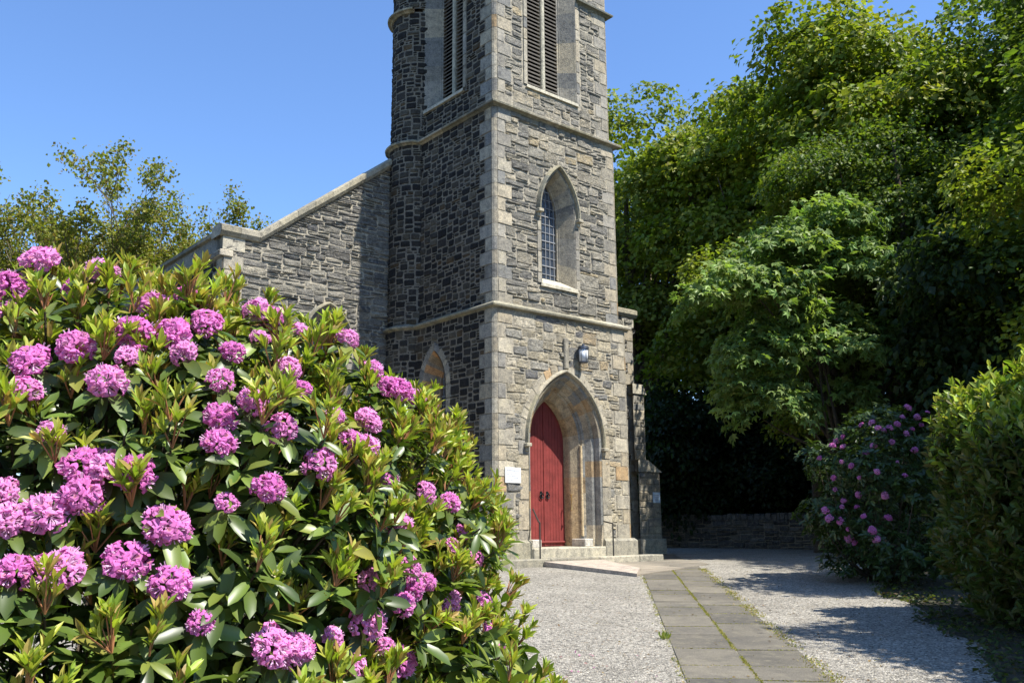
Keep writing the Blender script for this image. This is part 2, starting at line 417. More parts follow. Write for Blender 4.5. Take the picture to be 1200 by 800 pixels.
# path: two columns of 600 mm slabs
PD = np.array([.1035, 1.0]); PD /= np.linalg.norm(PD); PN = np.array([PD[1], -PD[0]])
P0 = np.array([1.43-.1035*7.97, 0.])
def ppt(a, b, lift): # a along, b across
    q = P0+PD*a+PN*b; return np.array([q[0], q[1], float(gz(q[0], q[1]))+lift])
SL = [((.112, .102, .084), 4), ((.122, .111, .090), 4), ((.135, .122, .098), 1.5), ((.102, .094, .079), 1.5)]
mb = MB(); joints = []
for c_ in range(2):
    a = -11.+(0 if c_ == 0 else .25)
    while a < 27:
        ln = .9 if rng.random() < .75 else .6
        if a < 16.5 or True:
            b0, b1 = c_*.615+.004, c_*.615+.607
            h = .012+rng.uniform(-.003, .004); t = rng.uniform(-.003, .003)
            top = [ppt(a+.005, b0, h+t), ppt(a+.005, b1, h-t), ppt(a+ln-.005, b1, h-t), ppt(a+ln-.005, b0, h+t)]
            bot = [q-np.array([0, 0, .05]) for q in top]
            mb.add(np.array(top+bot), [(0, 1, 2, 3), (0, 4, 5, 1), (1, 5, 6, 2), (2, 6, 7, 3), (3, 7, 4, 0)], pick(SL))
            joints.append((a+ln, c_))
        a += ln
tag(mb.build('path', M['slab']), kind='structure')
# worn concrete apron between the path's end and the steps
def gl(s, t, lift):
    q = W(s, t, 0); return np.array([q[0], q[1], float(gz(q[0], q[1]))+lift])
def slab_poly(mb, pts, lifts, col, n=0):
    tp = [gl(s, t, h) for (s, t), h in zip(pts, lifts)]; bt_ = [q-np.array([0, 0, .09]) for q in tp]; k = len(pts)
    mb.add(np.array(tp+bt_), [tuple(range(k))]+[(i, (i+1) % k, k+(i+1) % k, k+i) for i in range(k)], col)
mb = MB()
AP = [((.21, .185, .15), 1), ((.235, .205, .165), 1), ((.19, .17, .14), 1)]
slab_poly(mb, [(1.62, -2.60), (2.55, -2.95), (3.10, -.47), (2.70, -.47)], [.03]*4, pick(AP))
slab_poly(mb, [(.66, -3.30), (1.75, -3.12), (2.55, -2.96), (1.61, -2.61)], [.026]*4, pick(AP))
slab_poly(mb, [(2.57, -2.95), (3.88, -2.50), (4.20, -.47), (3.12, -.47)], [.028]*4, pick(AP))
slab_poly(mb, [(3.90, -2.49), (5.20, -1.15), (5.25, -.47), (4.22, -.47)], [.031]*4, pick(AP))
tag(mb.build('paved_apron', M['slab']), kind='structure')
# low concrete ramp slab leading to the step
mb = MB()
slab_poly(mb, [(.95, -.475), (.60, -3.42), (1.62, -2.58), (2.72, -.475)], [.115, .065, .06, .11], (.3, .3, .3))
o = mb.build('ramp_slab', M['concrete']); tag(o, 'pale pinkish concrete ramp slab lying in front of the church step', 'ramp')

# ================================================================== CHURCH
church = empty('church', tuple(C), 'grey rubble stone church with a square tower, stair turret and red arched door', 'church')
TW = 4.24                                       # tower width at the base
I2, I3 = .10, .17                               # set back of the upper stages
CH = .085                                       # corner chamfer
DOOR = (2.10, 1.14, 2.72, 1.58, .12)              # cx,w,springing,rise,bottom
WIN = (2.07, .56, 8.22, 1.12, 6.42)
BEL = (2.03, .83, 14.35, 1.5, 11.36)
LWIN = (2.25, .47, 4.1, .86, 2.1)
def ff(T): return lambda x, z, d: L(x, T-d, z)                    # facing the path
def fl(S): return lambda x, z, d: L(S-d, x, z)                    # facing left
def fr_(S): return lambda x, z, d: L(S+d, x, z)                   # facing right
def inarch(o, x, z, grow=0.0, gz_=0.0):
    cx, wd, zs, h, zb = o
    return abs(x-cx) < wd+grow and zb-gz_ < z < arch_half(x-cx, wd+grow, zs, h+grow*1.15)
def quoin_pattern(z0, z1, hq=.33):
    n = max(1, int(round((z1-z0)/hq))); hq = (z1-z0)/n
    return [(z0+i*hq, z0+(i+1)*hq, (.24 if i % 2 else .44)) for i in range(n)]
wall = MB()
MORT, STF, STD, ASH = 0, 1, 2, 3
def tower_stage(ins, z0, z1, fh, lh, palf, mode):
    a, b = ins, TW-ins
    qp = quoin_pattern(z0, z1)
    def ex(holes, ring):
        def e(x, z):
            for h in holes:
                if inarch(h, x, z, ring*.72, .1): return True
            for q0, q1, wl in qp:
                if q0 <= z < q1 and (x < a+CH+wl or x > b-CH-wl): return True
            return False
        return e
    def exl(holes, ring):
        def e(x, z):
            for h in holes:
                if inarch(h, x, z, ring*.72, .1): return True
            for q0, q1, wl in qp:
                if q0 <= z < q1 and x < a+CH+(.68-wl): return True
            return x > 3.1
        return e
    backing(wall, ff(a), a+CH, b-CH, z0, z1, fh, MORT)
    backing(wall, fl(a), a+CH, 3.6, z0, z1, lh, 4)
    backing(wall, fr_(b), a+CH, b-CH, z0, z1, [], MORT)
    backing(wall, lambda x, z, d: L(x, b+d, z), a+CH, b-CH, z0, z1, [], MORT)
    hh, wr, hr = mode
    mason(wall, ff(a), a+CH, b-CH, z0+.01, z1-.01, ex(fh, .2), palf, wr=wr, hr=hr, h=hh, gap=.010, rough=.9, mi=STF)
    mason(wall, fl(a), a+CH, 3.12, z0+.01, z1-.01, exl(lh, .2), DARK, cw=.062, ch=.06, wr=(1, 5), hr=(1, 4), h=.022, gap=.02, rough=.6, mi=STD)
    mason(wall, fr_(b), a+CH, b-CH, z0+.01, z1-.01, ex([], .2), palf, wr=(3, 7), hr=(2, 4), h=hh, rough=.8, mi=STF)
    for (q0, q1, wl) in qp:
        for (fm, x0, x1, pal) in ((ff(a), a+CH, a+CH+wl, BUFF if z0 < 5 else GREYBUFF), (ff(a), b-CH-wl, b-CH, BUFF if z0 < 5 else GREYBUFF), (fl(a), a+CH, a+CH+(.68-wl), GREYBUFF), (fr_(b), a+CH, a+CH+(.68-wl), GREYBUFF)):
            patch(wall, fm, x0+.004, x1-.004, q0+.005, q1-.005, .014, pal, ASH, .003, .3, .012)
        # chamfered corner strips
        for (p, q, nrm) in (((a+CH, a), (a, a+CH), (-1, -1)), ((b-CH, a), (b, a+CH), (1, -1))):
            col = pick(BUFF); g = .004; o_ = np.array(nrm)*.012
            P = [[L(p[0]+o_[0]*k, p[1]+o_[1]*k, zz) for k in (0,)]+[L(p[0]+o_[0], p[1]+o_[1], zz), L((p[0]+q[0])/2+o_[0]*1.6, (p[1]+q[1])/2+o_[1]*1.6, zz), L(q[0]+o_[0], q[1]+o_[1], zz), L(q[0], q[1], zz)] for zz in (q0+g, q1-g)]
            wall.grid(np.array(P), col, ASH)
            wall.add([L(*p, q0), L(*q, q0), L(*q, q1), L(*p, q1)], [(0, 1, 2, 3)], (.3, .3, .3), MORT)
tower_stage(0, .55, 5.62, [DOOR], [LWIN], LOWF, (.016, (2, 7), (1, 4)))
tower_stage(I2, 5.70, 10.50, [WIN], [], FRONT, (.024, (2, 8), (1, 4)))
tower_stage(I3, 10.58, 17.5, [BEL], [(2.2, .83, 14.35, 1.5, 11.40)], FRONT, (.022, (3, 8), (2, 4)))
MATS = [M['mortar'], M['rubble'], M['whin'], M['ashlar'], M['mortar_dark']]
# relieving ring of pale voussoirs round the door, and dressings round the windows
def dressing(o, fm, w_out, pal, proud=.018, lo=1, hi=2, nj=5, var=.1):
    cx, wd, zs, h, zb = o
    ring_blocks(wall, arch_path(cx, wd, zs, h, zb, nj, 10), arch_path(cx, wd+w_out, zs, h+w_out*1.12, zb, nj, 10), fm, pal, proud, lo, hi, ASH, var)
dressing(DOOR, ff(0), .30, BUFF, .02, 1, 2, 8)
dressing(WIN, ff(I2), .13, GREYBUFF, .03, 1, 2, 7, .05)
dressing(BEL, ff(I3), .12, GREYBUFF, .03, 1, 2, 10, .05)
dressing((2.2, .83, 14.35, 1.5, 11.40), fl(I3), .12, GREYBUFF, .03, 1, 2, 10, .05)
dressing(LWIN, fl(0), .20, GREYBUFF, .02, 1, 2, 6, .08)
wall.build('tower_wall', MATS, church)

# plinth
PLP = [(0, .56), (.03, .56), (.09, .50), (.09, 0.02), (.12, -.3)]
for k_, pth in enumerate(([(0, 3.2), (0, 0), (DOOR[0]-1.14, 0)], [(DOOR[0]+1.14, 0), (TW, 0), (TW, TW)])):
    mb = MB(); sweep(mb, pth, PLP, False, pal=[((.30, .28, .21), 2), ((.25, .235, .19), 2)], seg=.7)
    sx = DOOR[0]+(1.14 if k_ else -1.14)
    mb.add([L(sx, .1, .56), L(sx, -.03, .56), L(sx, -.09, .50), L(sx, -.09, .0), L(sx, .1, .0)], [(0, 1, 2, 3, 4)], (.28, .26, .2))
    mb.build('plinth', M['ashlar'], church)
# turret
TC = (.46, 3.70); TR = .76
def ftur(R): return lambda x, z, d: L(TC[0]+(R+d)*cos(x/R), TC[1]+(R+d)*sin(x/R), z)
tur = MB()
for (z0, z1, R) in ((.0, 5.62, TR+.03), (5.70, 10.50, TR), (10.58, 14.25, TR-.03), (14.35, 18.2, TR-.03)):
    fm = ftur(R)
    backing(tur, fm, R*radians(60), R*radians(300), z0, z1, [], 4, n=40)
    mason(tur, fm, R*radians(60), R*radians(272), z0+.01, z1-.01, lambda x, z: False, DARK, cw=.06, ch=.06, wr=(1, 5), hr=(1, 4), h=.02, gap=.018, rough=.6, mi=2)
tur.build('stair_turret', MATS, church)
# string courses (tower + turret)
SP = [(-.06, -.06), (.02, -.06), (.06, -.03), (.13, -.02), (.14, .02), (.12, .04), (-.06, .13)]
def tower_plan(i):
    a, b = i, TW-i; R = TR
    arc = [(TC[0]+R*cos(q), TC[1]+R*sin(q)) for q in np.linspace(radians(100), radians(222), 14)]
    return arc+[(a, 3.12), (a, a), (b, a), (b, b)]
TRIM = [((.30, .275, .19), 3), ((.25, .235, .175), 3), ((.34, .31, .235), 2), ((.17, .17, .14), 1)]
for z, i in ((5.66, .03), (10.53, I2), (17.55, I3)):
    mb = MB(); sweep(mb, tower_plan(i), SP, False, lift=z, pal=TRIM, seg=.9); mb.build('string_course', M['ashlar'], church)
a, b = I3, TW-I3
for pth in ([(BEL[0]+.86, a), (b, a), (b, b)], [(a, 1.3), (a, a), (BEL[0]-.86, a)], tower_plan(a)[:14]):
    mb = MB(); sweep(mb, pth, SP, False, lift=14.28, pal=TRIM, seg=.9); mb.build('string_course', M['ashlar'], church)
# parapet out of frame
mb = MB()
for (p, q) in (((0, 0), (TW, .3)), ((0, .3), (.3, TW)), ((TW-.3, .3), (TW, TW)), ((.3, TW-.3), (TW-.3, TW))):
    mb.box((p[0]+.1, p[1]+.1, 17.69), (q[0], q[1], 18.5), L, (.33, .31, .27))
mb.build('parapet', M['ashlar'], church)

def hood(name, o, fm, grow, thick, proj, drop=.12, parent=None, stops=True):
    cx, wd, zs, h, zb = o; mb = MB()
    A = arch_path(cx, wd+grow, zs, h+grow*1.12, zs-drop, 2, 14); B = arch_path(cx, wd+grow+thick, zs, h+(grow+thick)*1.12, zs-drop, 2, 14)
    n = len(A)
    for i, j in blocks_along(n, 4, 6):
        P = []
        for t, d in ((0, -.01), (.05, proj*.7), (.35, proj), (.7, proj), (1, .01)):
            P.append([fm(*(A[k]+(B[k]-A[k])*t), d) for k in range(i, j+1)])
        mb.grid(np.array(P), pick(TRIM))
    if stops:
        for sg in (-1, 1):
            x = cx+sg*(wd+grow+thick/2)
            mb.box((x-thick*.9, zs-drop-.05, -.01), (x+thick*.9, zs-drop+.03, proj+.03), lambda a_, b_, c__: fm(a_, b_, c__), (.36, .33, .25), bev=.012)
            mb.box((x-thick*.45, zs-drop-.15, -.01), (x+thick*.45, zs-drop-.045, proj*.6), lambda a_, b_, c__: fm(a_, b_, c__), (.36, .33, .25), bev=.012)
    return mb.build(name, M['ashlar'], parent)
# ---- door surround: stepped, splayed orders
OR = [((.33, .24, .14), 1.5), ((.31, .27, .20), 3), ((.21, .21, .195), 3), ((.34, .295, .215), 2), ((.25, .185, .11), 1)]
mb = MB(); fm = ff(0)
cx, wd, zs, h, zb = DOOR
prof = [(0, -.018), (.05, .0), (.09, .10), (.09, .14), (.16, .17), (.24, .30), (.29, .34), (.29, .37), (.34, .39), (.42, .50), (.47, .56), (.485, .60), (.49, .64), (.49, .82)]
rings = [(arch_path(cx, wd-i, zs-.02*0, h-i*1.05, zb, 7, 12), d) for i, d in prof]
loft_blocks(mb, rings[:6], fm, OR, 1, 2); loft_blocks(mb, rings[5:9], fm, OR, 1, 2)
loft_blocks(mb, rings[8:], fm, [((.36, .265, .155), 2), ((.33, .28, .195), 4), ((.27, .24, .19), 1)], 1, 2)
# roll shafts on small bases
for sg in (-1, 1):
    x = cx+sg*(wd-.31)
    mb.tube([fm(x, zz, -.36) for zz in np.linspace(.62, zs, 8)], .035, 8, (.48, .38, .23))
    mb.box((cx+sg*(wd-.20), .38, -.60), (cx+sg*(wd-.47), .56, -.12), lambda a_, b_, c__: fm(a_, b_, c__), (.47, .45, .40), bev=.015)
surround = mb.build('door_surround', M['ashlar'], church, smooth=False)
hood('hood_mould', DOOR, fm, .03, .085, .10, .1, church)
# carved finial above hood
mb = MB(); fmm = lambda a_, b_, c__: ff(0)(a_, b_, c__)
mb.box((2.05, 4.42, .0), (2.19, 5.16, .085), fmm, (.27, .25, .2), bev=.02)
mb.box((1.97, 4.70, .0), (2.05, 4.80, .06), fmm, (.27, .25, .2), bev=.015)
mb.box((2.19, 4.62, .0), (2.29, 4.74, .06), fmm, (.27, .25, .2), bev=.015)
mb.build('finial', M['ashlar'], church)
# ---- door leaves
door = MB(); dd = -.80
hw = .645
def door_top(x): return arch_half(x, .66, zs, 1.10)
nb = 14; bw = 2*hw/nb
for i in range(nb):
    x0, x1 = -hw+i*bw, -hw+(i+1)*bw; g = .0035; d_ = dd+.03+rng.uniform(-.002, .002)
    if i in (6, 7): d_ += .002
    zt0, zt1 = door_top(x0), door_top(x1)
    pr = [(x0+.001, -.012), (x0+g, 0), (x1-g, 0), (x1-.001, -.012)]
    P = [[fm(cx+x, zz, d_+e) for (x, e), zz in zip(pr, (za, za, zb2, zb2))] for za, zb2 in ((.40, .40), (zt0, zt1))]
    door.grid(np.array(P))
door.box((cx-.012, .40, dd+.02), (cx+.012, 3.8, dd+.048), fm)
door_o = door.build('door', M['door'], church)
mb = MB(); mb.box((cx-hw+.01, .47, dd+.03), (cx+hw-.01, .51, dd+.07), fm, bev=.01); mb.build('weather_bar', M['door'], door_o)
for sg in (-1, 1):
    mb = MB(); hx = cx+sg*.095; hz = 1.575
    mb.box((hx-.035, hz-.10, dd+.034), (hx+.035, hz+.07, dd+.042), fm, bev=.003)
    an = np.linspace(0, 2*pi, 15)
    mb.tube([fm(hx+.055*sin(a_), hz-.04+.055*cos(a_), dd+.06) for a_ in an], .011, 6)
    mb.tube([fm(hx, hz+.015, dd+.04), fm(hx, hz+.015, dd+.085)], .022, 8)
    mb.build('door_handle', M['iron'], door_o)
mb = MB(); mb.add([fm(cx-1.2, .36, -.9), fm(cx+1.2, .36, -.9), fm(cx+1.2, 4.5, -.9), fm(cx-1.2, 4.5, -.9)], [(0, 1, 2, 3)]); mb.build('porch_void', M['void'], church)
# grab handle on the right jamb
mb = MB(); hx = cx+.655
mb.tube([fm(hx+.0, 1.22, -.55), fm(hx-.03, 1.22, -.50), fm(hx-.03, 1.58, -.50), fm(hx, 1.58, -.55)], .018, 8)
o = mb.build('grab_handle', M['brass'], None, tuple(C)); tag(o, 'small brass grab handle fixed to the right jamb of the red door', 'handle')

# ---- windows
def lancet(o, fm, wi, zi_off, depth, slope, name='window', light=None, pal=GREYBUFF, louvres=False, hoodmould=True, gapx=.0):
    cx, wd, zs, h, zb = o
    mb = MB(); k = wd-wi
    prof = [(0, -.03), (.02, -.01), (.05, .04), (k*.8, depth*.86), (k*.86, depth*.9), (k*.86, depth*.94), (k, depth), (k, depth+.1)]
    rings = [(arch_path(cx, wd-i, zs, h-i*1.05, zb+(zi_off*min(1, i/k)), 7, 10), d) for i, d in prof]
    loft_blocks(mb, rings, fm, pal, 1, 2)
    # sloped sill
    P = [[fm(cx-wd-.06, zb-.07, -.01), fm(cx+wd+.06, zb-.07, -.01)], [fm(cx-wd-.06, zb-.07, .055), fm(cx+wd+.06, zb-.07, .055)], [fm(cx-wd-.03, zb+.01, .05), fm(cx+wd+.03, zb+.01, .05)],
         [fm(cx-wd+k*.8, zb+zi_off*.8, -depth*.86), fm(cx+wd-k*.8, zb+zi_off*.8, -depth*.86)], [fm(cx-wi, zb+zi_off, -depth-.1), fm(cx+wi, zb+zi_off, -depth-.1)]]
    mb.grid(np.array(P), (.45, .42, .33))
    win = mb.build(name, M['ashlar'], church)
    zb2 = zb+zi_off; hi = h-k*1.05
    if not louvres:
        g = MB(); n = 12; xs = np.linspace(-wi, wi, 2*n+1)
        for a_, b_ in zip(xs[:-1], xs[1:]):
            g.add([fm(cx+a_, zb2-.05, -depth-.06), fm(cx+b_, zb2-.05, -depth-.06), fm(cx+b_, arch_half(b_, wi, zs, hi), -depth-.06), fm(cx+a_, arch_half(a_, wi, zs, hi), -depth-.06)], [(0, 1, 2, 3)])
        g.build('glass', M['glass'], win)
        l = MB(); pitch = .135
        x = -wi+.02
        while x < wi:
            l.box((cx+x-.007, zb2-.03, -depth-.055), (cx+x+.007, arch_half(x, wi, zs, hi), -depth-.042), fm); x += pitch
        z = zb2+.1
        while z < zs+hi-.05:
            ww = wi if z < zs else max(0.02, np.interp(z, [arch_half(q, wi, zs, hi) for q in np.linspace(wi, 0, 20)], np.linspace(wi, 0, 20)))
            hh_ = .011 if int((z-zb2)/.21) % 3 == 1 else .006
            l.box((cx-ww, z-hh_, -depth-.052), (cx+ww, z+hh_, -depth-.038), fm); z += .21
        l.build('lattice', M['lead'], win)
    else:
        for sg in (-1, 1):
            l = MB(); xa, xb = (-wi, -.065) if sg < 0 else (.065, wi); z = zb2+.02
            while z < 17:
                if z > zs:
                    xm = wi*.5
                    if z > arch_half(xm, wi, zs, hi): break
                    lim = np.interp(z, [arch_half(q, wi, zs, hi) for q in np.linspace(wi, 0, 20)], np.linspace(wi, 0, 20))
                else: lim = wi
                x0, x1 = (max(xa, -lim), xb) if sg < 0 else (xa, min(xb, lim))
                l.add([fm(cx+x0, z, -depth+.02), fm(cx+x1, z, -depth+.02), fm(cx+x1, z+.13, -depth-.12), fm(cx+x0, z+.13, -depth-.12),
                       fm(cx+x0, z-.028, -depth+.015), fm(cx+x1, z-.028, -depth+.015), fm(cx+x1, z+.10, -depth-.125), fm(cx+x0, z+.10, -depth-.125)],
                      [(0, 1, 2, 3), (4, 5, 6, 7), (0, 1, 5, 4), (2, 3, 7, 6)])
                z += .105
            l.build('louvres', M['louvre'], win)
        mm = MB(); mm.box((cx-.06, zb2-.08, -depth-.14), (cx+.06, zs+hi*.75, -depth+.07), fm, (.40, .38, .30), bev=.025); mm.build('mullion', M['ashlar'], win)
        vv = MB(); vv.add([fm(cx-wd, zb-.2, -depth-.45), fm(cx+wd, zb-.2, -depth-.45), fm(cx+wd, zs+h, -depth-.45), fm(cx-wd, zs+h, -depth-.45)], [(0, 1, 2, 3)])
        for sx in (-wi-.01, wi+.01): vv.add([fm(cx+sx, zb-.2, -depth-.1), fm(cx+sx, zb-.2, -depth-.45), fm(cx+sx, zs+h, -depth-.45), fm(cx+sx, zs+h, -depth-.1)], [(0, 1, 2, 3)])
        vv.build('dark_chamber', M['void'], win)
    if hoodmould: hood('hood_mould', o, fm, .05, .085, .13, .04, win)
    return win
lancet(WIN, ff(I2), .31, .30, .38, 1)
lancet(BEL, ff(I3), .52, .10, .36, 1, louvres=True, hoodmould=False)
lancet((2.2, .83, 14.35, 1.5, 11.40), fl(I3), .52, .10, .36, 1, louvres=True, hoodmould=False)
lancet(LWIN, fl(0), .25, .25, .36, 1, pal=[((.34, .20, .10), 2), ((.30, .235, .16), 2), ((.25, .225, .19), 2)], hoodmould=False)

# ---- nave
GT = 3.95; NL, NR = -4.62, 8.86; NLEN = 15.0
KN = .82; RZ = 7.40; SLP = .775; mid = (NL+NR)/2
def gtop(s):
    e = min(s-NL, NR-s)
    return RZ if e < KN else RZ+(e-KN)*SLP
GW = (-1.95, .55, 5.22, .82, 2.5)
gb = MB(); fm = ff(GT)
def gb_back(x0, x1):
    xs = np.unique(np.concatenate([np.linspace(x0, x1, 40), [NL+KN, NR-KN, mid]])); xs = xs[(xs >= x0) & (xs <= x1)]
    xs = np.unique(np.concatenate([xs, np.linspace(GW[0]-GW[1], GW[0]+GW[1], 21)])) if x0 < GW[0] < x1 else xs
    for a_, b_ in zip(xs[:-1], xs[1:]):
        md = (a_+b_)/2
        if abs(md-GW[0]) < GW[1]:
            gb.add([fm(a_, -.3, 0), fm(b_, -.3, 0), fm(b_, GW[4], 0), fm(a_, GW[4], 0)], [(0, 1, 2, 3)], mi=0)
            gb.add([fm(a_, arch_half(a_-GW[0], *GW[1:4]), 0), fm(b_, arch_half(b_-GW[0], *GW[1:4]), 0), fm(b_, gtop(b_), 0), fm(a_, gtop(a_), 0)], [(0, 1, 2, 3)], mi=0)
        else:
            gb.add([fm(a_, -.3, 0), fm(b_, -.3, 0), fm(b_, gtop(b_), 0), fm(a_, gtop(a_), 0)], [(0, 1, 2, 3)], mi=0)
gb_back(NL+.02, -.1); gb_back(-.1, 4.3); gb_back(4.3, NR-.02)
qg = quoin_pattern(.2, 6.9, .36)
def exg(x, z):
    if z > gtop(x)-.03: return True
    if inarch(GW, x, z, .14, .1): return True
    for q0, q1, wl in qg:
        if q0 <= z < q1 and (x < NL+wl+.05 or x > NR-wl-.05): return True
    return False
GAB = [((.175, .167, .148), 6), ((.21, .198, .168), 5), ((.14, .135, .124), 4), ((.255, .238, .195), 3), ((.30, .275, .215), 1), ((.105, .106, .107), 1.5)]
GAB = brighter(GAB, 1.22)
mason(gb, fm, NL+.02, -.25, .1, 10.3, exg, GAB, cw=.075, ch=.058, wr=(3, 9), hr=(1, 3), h=.026, gap=.012, rough=.95, mi=1)
mason(gb, fm, 4.3, NR-.02, .1, 10.4, exg, GAB, cw=.085, ch=.07, wr=(3, 9), hr=(1, 4), h=.035, gap=.012, rough=.8, mi=1)
for (q0, q1, wl) in qg:
    patch(gb, fm, NL+.015, NL+wl+.05, q0+.005, q1-.005, .02, BUFF, 3, .004, .3, .012)
    patch(gb, fm, NR-wl-.05, NR-.015, q0+.005, q1-.005, .02, BUFF, 3, .004, .3, .012)
ring_blocks(gb, arch_path(GW[0], GW[1], *GW[2:4], GW[4], 6, 8), arch_path(GW[0], GW[1]+.15, GW[2], GW[3]+.17, GW[4], 6, 8), fm, GREYBUFF, .02, 1, 2, 3, .05)
gb.build('gable_wall', MATS, church)
lancet(GW, fm, .32, .2, .35, 1)
# side walls (dark) with plain parapet band
for side, fm_ in ((0, fl(NL)), (1, fr_(NR))):
    sw = MB()
    backing(sw, fm_, GT, GT+NLEN, -.3, 6.86, [], 4, n=4)
    ex = lambda x, z: any(q0 <= z < q1 and x < GT+.75-wl for q0, q1, wl in qg)
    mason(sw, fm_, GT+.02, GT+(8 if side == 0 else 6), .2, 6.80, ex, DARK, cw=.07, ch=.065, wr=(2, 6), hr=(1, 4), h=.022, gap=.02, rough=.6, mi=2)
    for q0, q1, wl in qg: patch(sw, fm_, GT+.015, GT+.75-wl, q0+.005, q1-.005, .012, GREYBUFF, 3, .004, .3, .012)
    sw.build('side_wall', MATS, church)
for side in (0, 1):
    sgl = MB()
    o_ = (lambda d: NL-d) if side == 0 else (lambda d: NR+d)
    t = GT-.02
    while t < GT+NLEN-.1:
        ln = min(rng.uniform(1.1, 1.6), GT+NLEN-t); col = pick([((.25, .24, .21), 2), ((.30, .285, .24), 2)]); c2 = pick(TRIM)
        P = [[L(o_(d), tt, z) for tt in (t+.003, t+ln-.003)] for d, z in ((0, 6.80), (.10, 6.86), (.12, 6.93), (.03, 6.99), (.03, 7.36))]
        sgl.grid(np.array(P), col)
        P = [[L(o_(d), tt, z) for tt in (t+.003, t+ln-.003)] for d, z in ((.03, 7.36), (.11, 7.38), (.115, 7.46), (-.3, 7.56), (-.36, 7.56), (-.36, 7.0))]
        sgl.grid(np.array(P), c2)
        t += ln
    sgl.build('parapet_band', M['ashlar'], church)
# gable coping
cp = MB()
def coping(a_, b_, n):
    xs = np.linspace(a_, b_, n+1)
    for p, q in zip(xs[:-1], xs[1:]):
        col = pick([((.33, .30, .22), 3), ((.28, .26, .20), 2), ((.36, .33, .255), 2), ((.21, .205, .17), .7)]); P = []
        jz = rng.uniform(-.006, .006)
        for d, z in ((-.02, -.10), (.07, -.09), (.13, .0), (.135, .13), (.0, .19), (-.42, .16), (-.42, -.1)):
            P.append([L(p+.003, GT-d, gtop(p)+z+jz), L(q-.003, GT-d, gtop(q)+z+jz)])
        cp.grid(np.array(P), col)
coping(NL-.115, NL+KN, 2); coping(NL+KN, mid, 13); coping(mid, NR-KN, 13); coping(NR-KN, NR+.115, 2)
for s_ in (NL-.12, NR+.12):
    cp.add([L(s_, GT-d, RZ+z) for d, z in ((-.02, -.10), (.07, -.09), (.13, .0), (.135, .13), (.0, .19), (-.42, .16), (-.42, -.1))], [tuple(range(7))], (.4, .37, .29))
# frieze block beneath the kneelers
for a_, b_ in ((NL-.03, NL+.5), (NR-.5, NR+.03)):
    cp.box((a_, GT-.035, 6.99), (b_, GT+.3, 7.32), L, (.40, .37, .29), bev=.01)
    cp.box((a_-.06, GT-.06, 6.84), (a_+.25, GT+.3, 6.985), L, (.42, .38, .30), bev=.015)
cp.build('coping', M['ashlar'], church)
# roof
rf = MB(); zr = gtop(mid)-.25
for sg in (-1, 1):
    for i in range(28):
        f0_, f1_ = i/28, (i+1)/28
        s_a = (NL+.36 if sg < 0 else NR-.36); 
        xa = s_a+(mid-s_a)*f0_; xb = s_a+(mid-s_a)*f1_; za = 7.0+(zr-7.0)*f0_; zb_ = 7.0+(zr-7.0)*f1_
        rf.add([L(xa, GT+.4, za+.02), L(xa, GT+NLEN, za+.02), L(xb, GT+NLEN, zb_), L(xb, GT+.4, zb_)], [(0, 1, 2, 3)])
        rf.add([L(xa, GT+.4, za), L(xa, GT+NLEN, za), L(xa, GT+NLEN, za+.02), L(xa, GT+.4, za+.02)], [(0, 1, 2, 3)])
rf.build('roof', M['slate'], church)
eb = MB()
for s0, s1 in ((NL, mid), (mid, NR)):
    eb.add([L(s0, GT+NLEN, -.3), L(s1, GT+NLEN, -.3), L(s1, GT+NLEN, gtop(s1)), L(s0, GT+NLEN, gtop(s0))], [(0, 1, 2, 3)])
eb.build('rear_gable', M['mortar'], church)
# buttress on the right corner, three stages
bt = MB()
for (s1, z0, z1, z2, th) in ((9.52, -.3, 2.45, 2.8, .62), (9.06, 2.4, 4.85, 5.15, .5)):
    fb = ff(GT-th+.3)
    backing(bt, fb, NR-.3, s1, z0, z1, [], 0); backing(bt, fr_(s1), GT-th+.3, GT+.4, z0, z1, [], 0)
    mason(bt, fb, NR-.3, s1, max(z0, -.1), z1, lambda x, z: False, GREYBUFF, cw=.11, ch=.1, wr=(3, 5), hr=(2, 3), h=.015, gap=.01, rough=.4, mi=3)
    bt.add([L(NR-.35, GT-th+.25, z1), L(s1+.07, GT-th+.25, z1), L(NR+.12, GT-th+.25, z2), L(NR-.35, GT-th+.25, z2), L(NR-.35, GT+.4, z1), L(s1+.07, GT+.4, z1), L(NR+.12, GT+.4, z2), L(NR-.35, GT+.4, z2)],
           [(0, 1, 2, 3), (1, 5, 6, 2), (3, 2, 6, 7), (0, 4, 5, 1)], (.42, .39, .31), 3)
bt.box((NR-.4, GT-.44, -.3), (9.62, GT+.45, .45), L, (.34, .32, .26), 3, bev=.03)
bt.build('buttress', MATS, church)

# ================================================================== STEPS, RAILS, SIGNS, LAMP
def Lf(a_, b_, c__): return L(a_, b_, c__)
st = empty('door_steps', tuple(W(2.1, -.2, 0)), 'worn pale stone steps below the red arched door', 'steps')
o0 = W(2.1, -.2, 0)-C
mb = MB()
x = -.18
for ln in (1.35, 1.5, 1.3, .85):
    mb.box((x+.004, -.46, -.25), (x+ln-.004, .0, .17+rng.uniform(-.006, .006)), lambda a_, b_, c__: L(a_, b_, c__)-o0, pick([((.33, .305, .24), 1), ((.27, .255, .205), 1)]), bev=.018); x += ln
mb.build('lower_step', M['ashlar'], st)
mb = MB(); mb.box((.97, -.14, .0), (3.23, .80, .385), lambda a_, b_, c__: L(a_, b_, c__)-o0, (.38, .355, .28), bev=.02); mb.build('upper_step', M['ashlar'], st)
def rail(name, pts, label, feet):
    mb = MB()
    for p in pts: mb.tube(p, .017, 8)
    o = mb.build(name, M['rail'], None, tuple(C)); tag(o, label, 'handrail'); return o
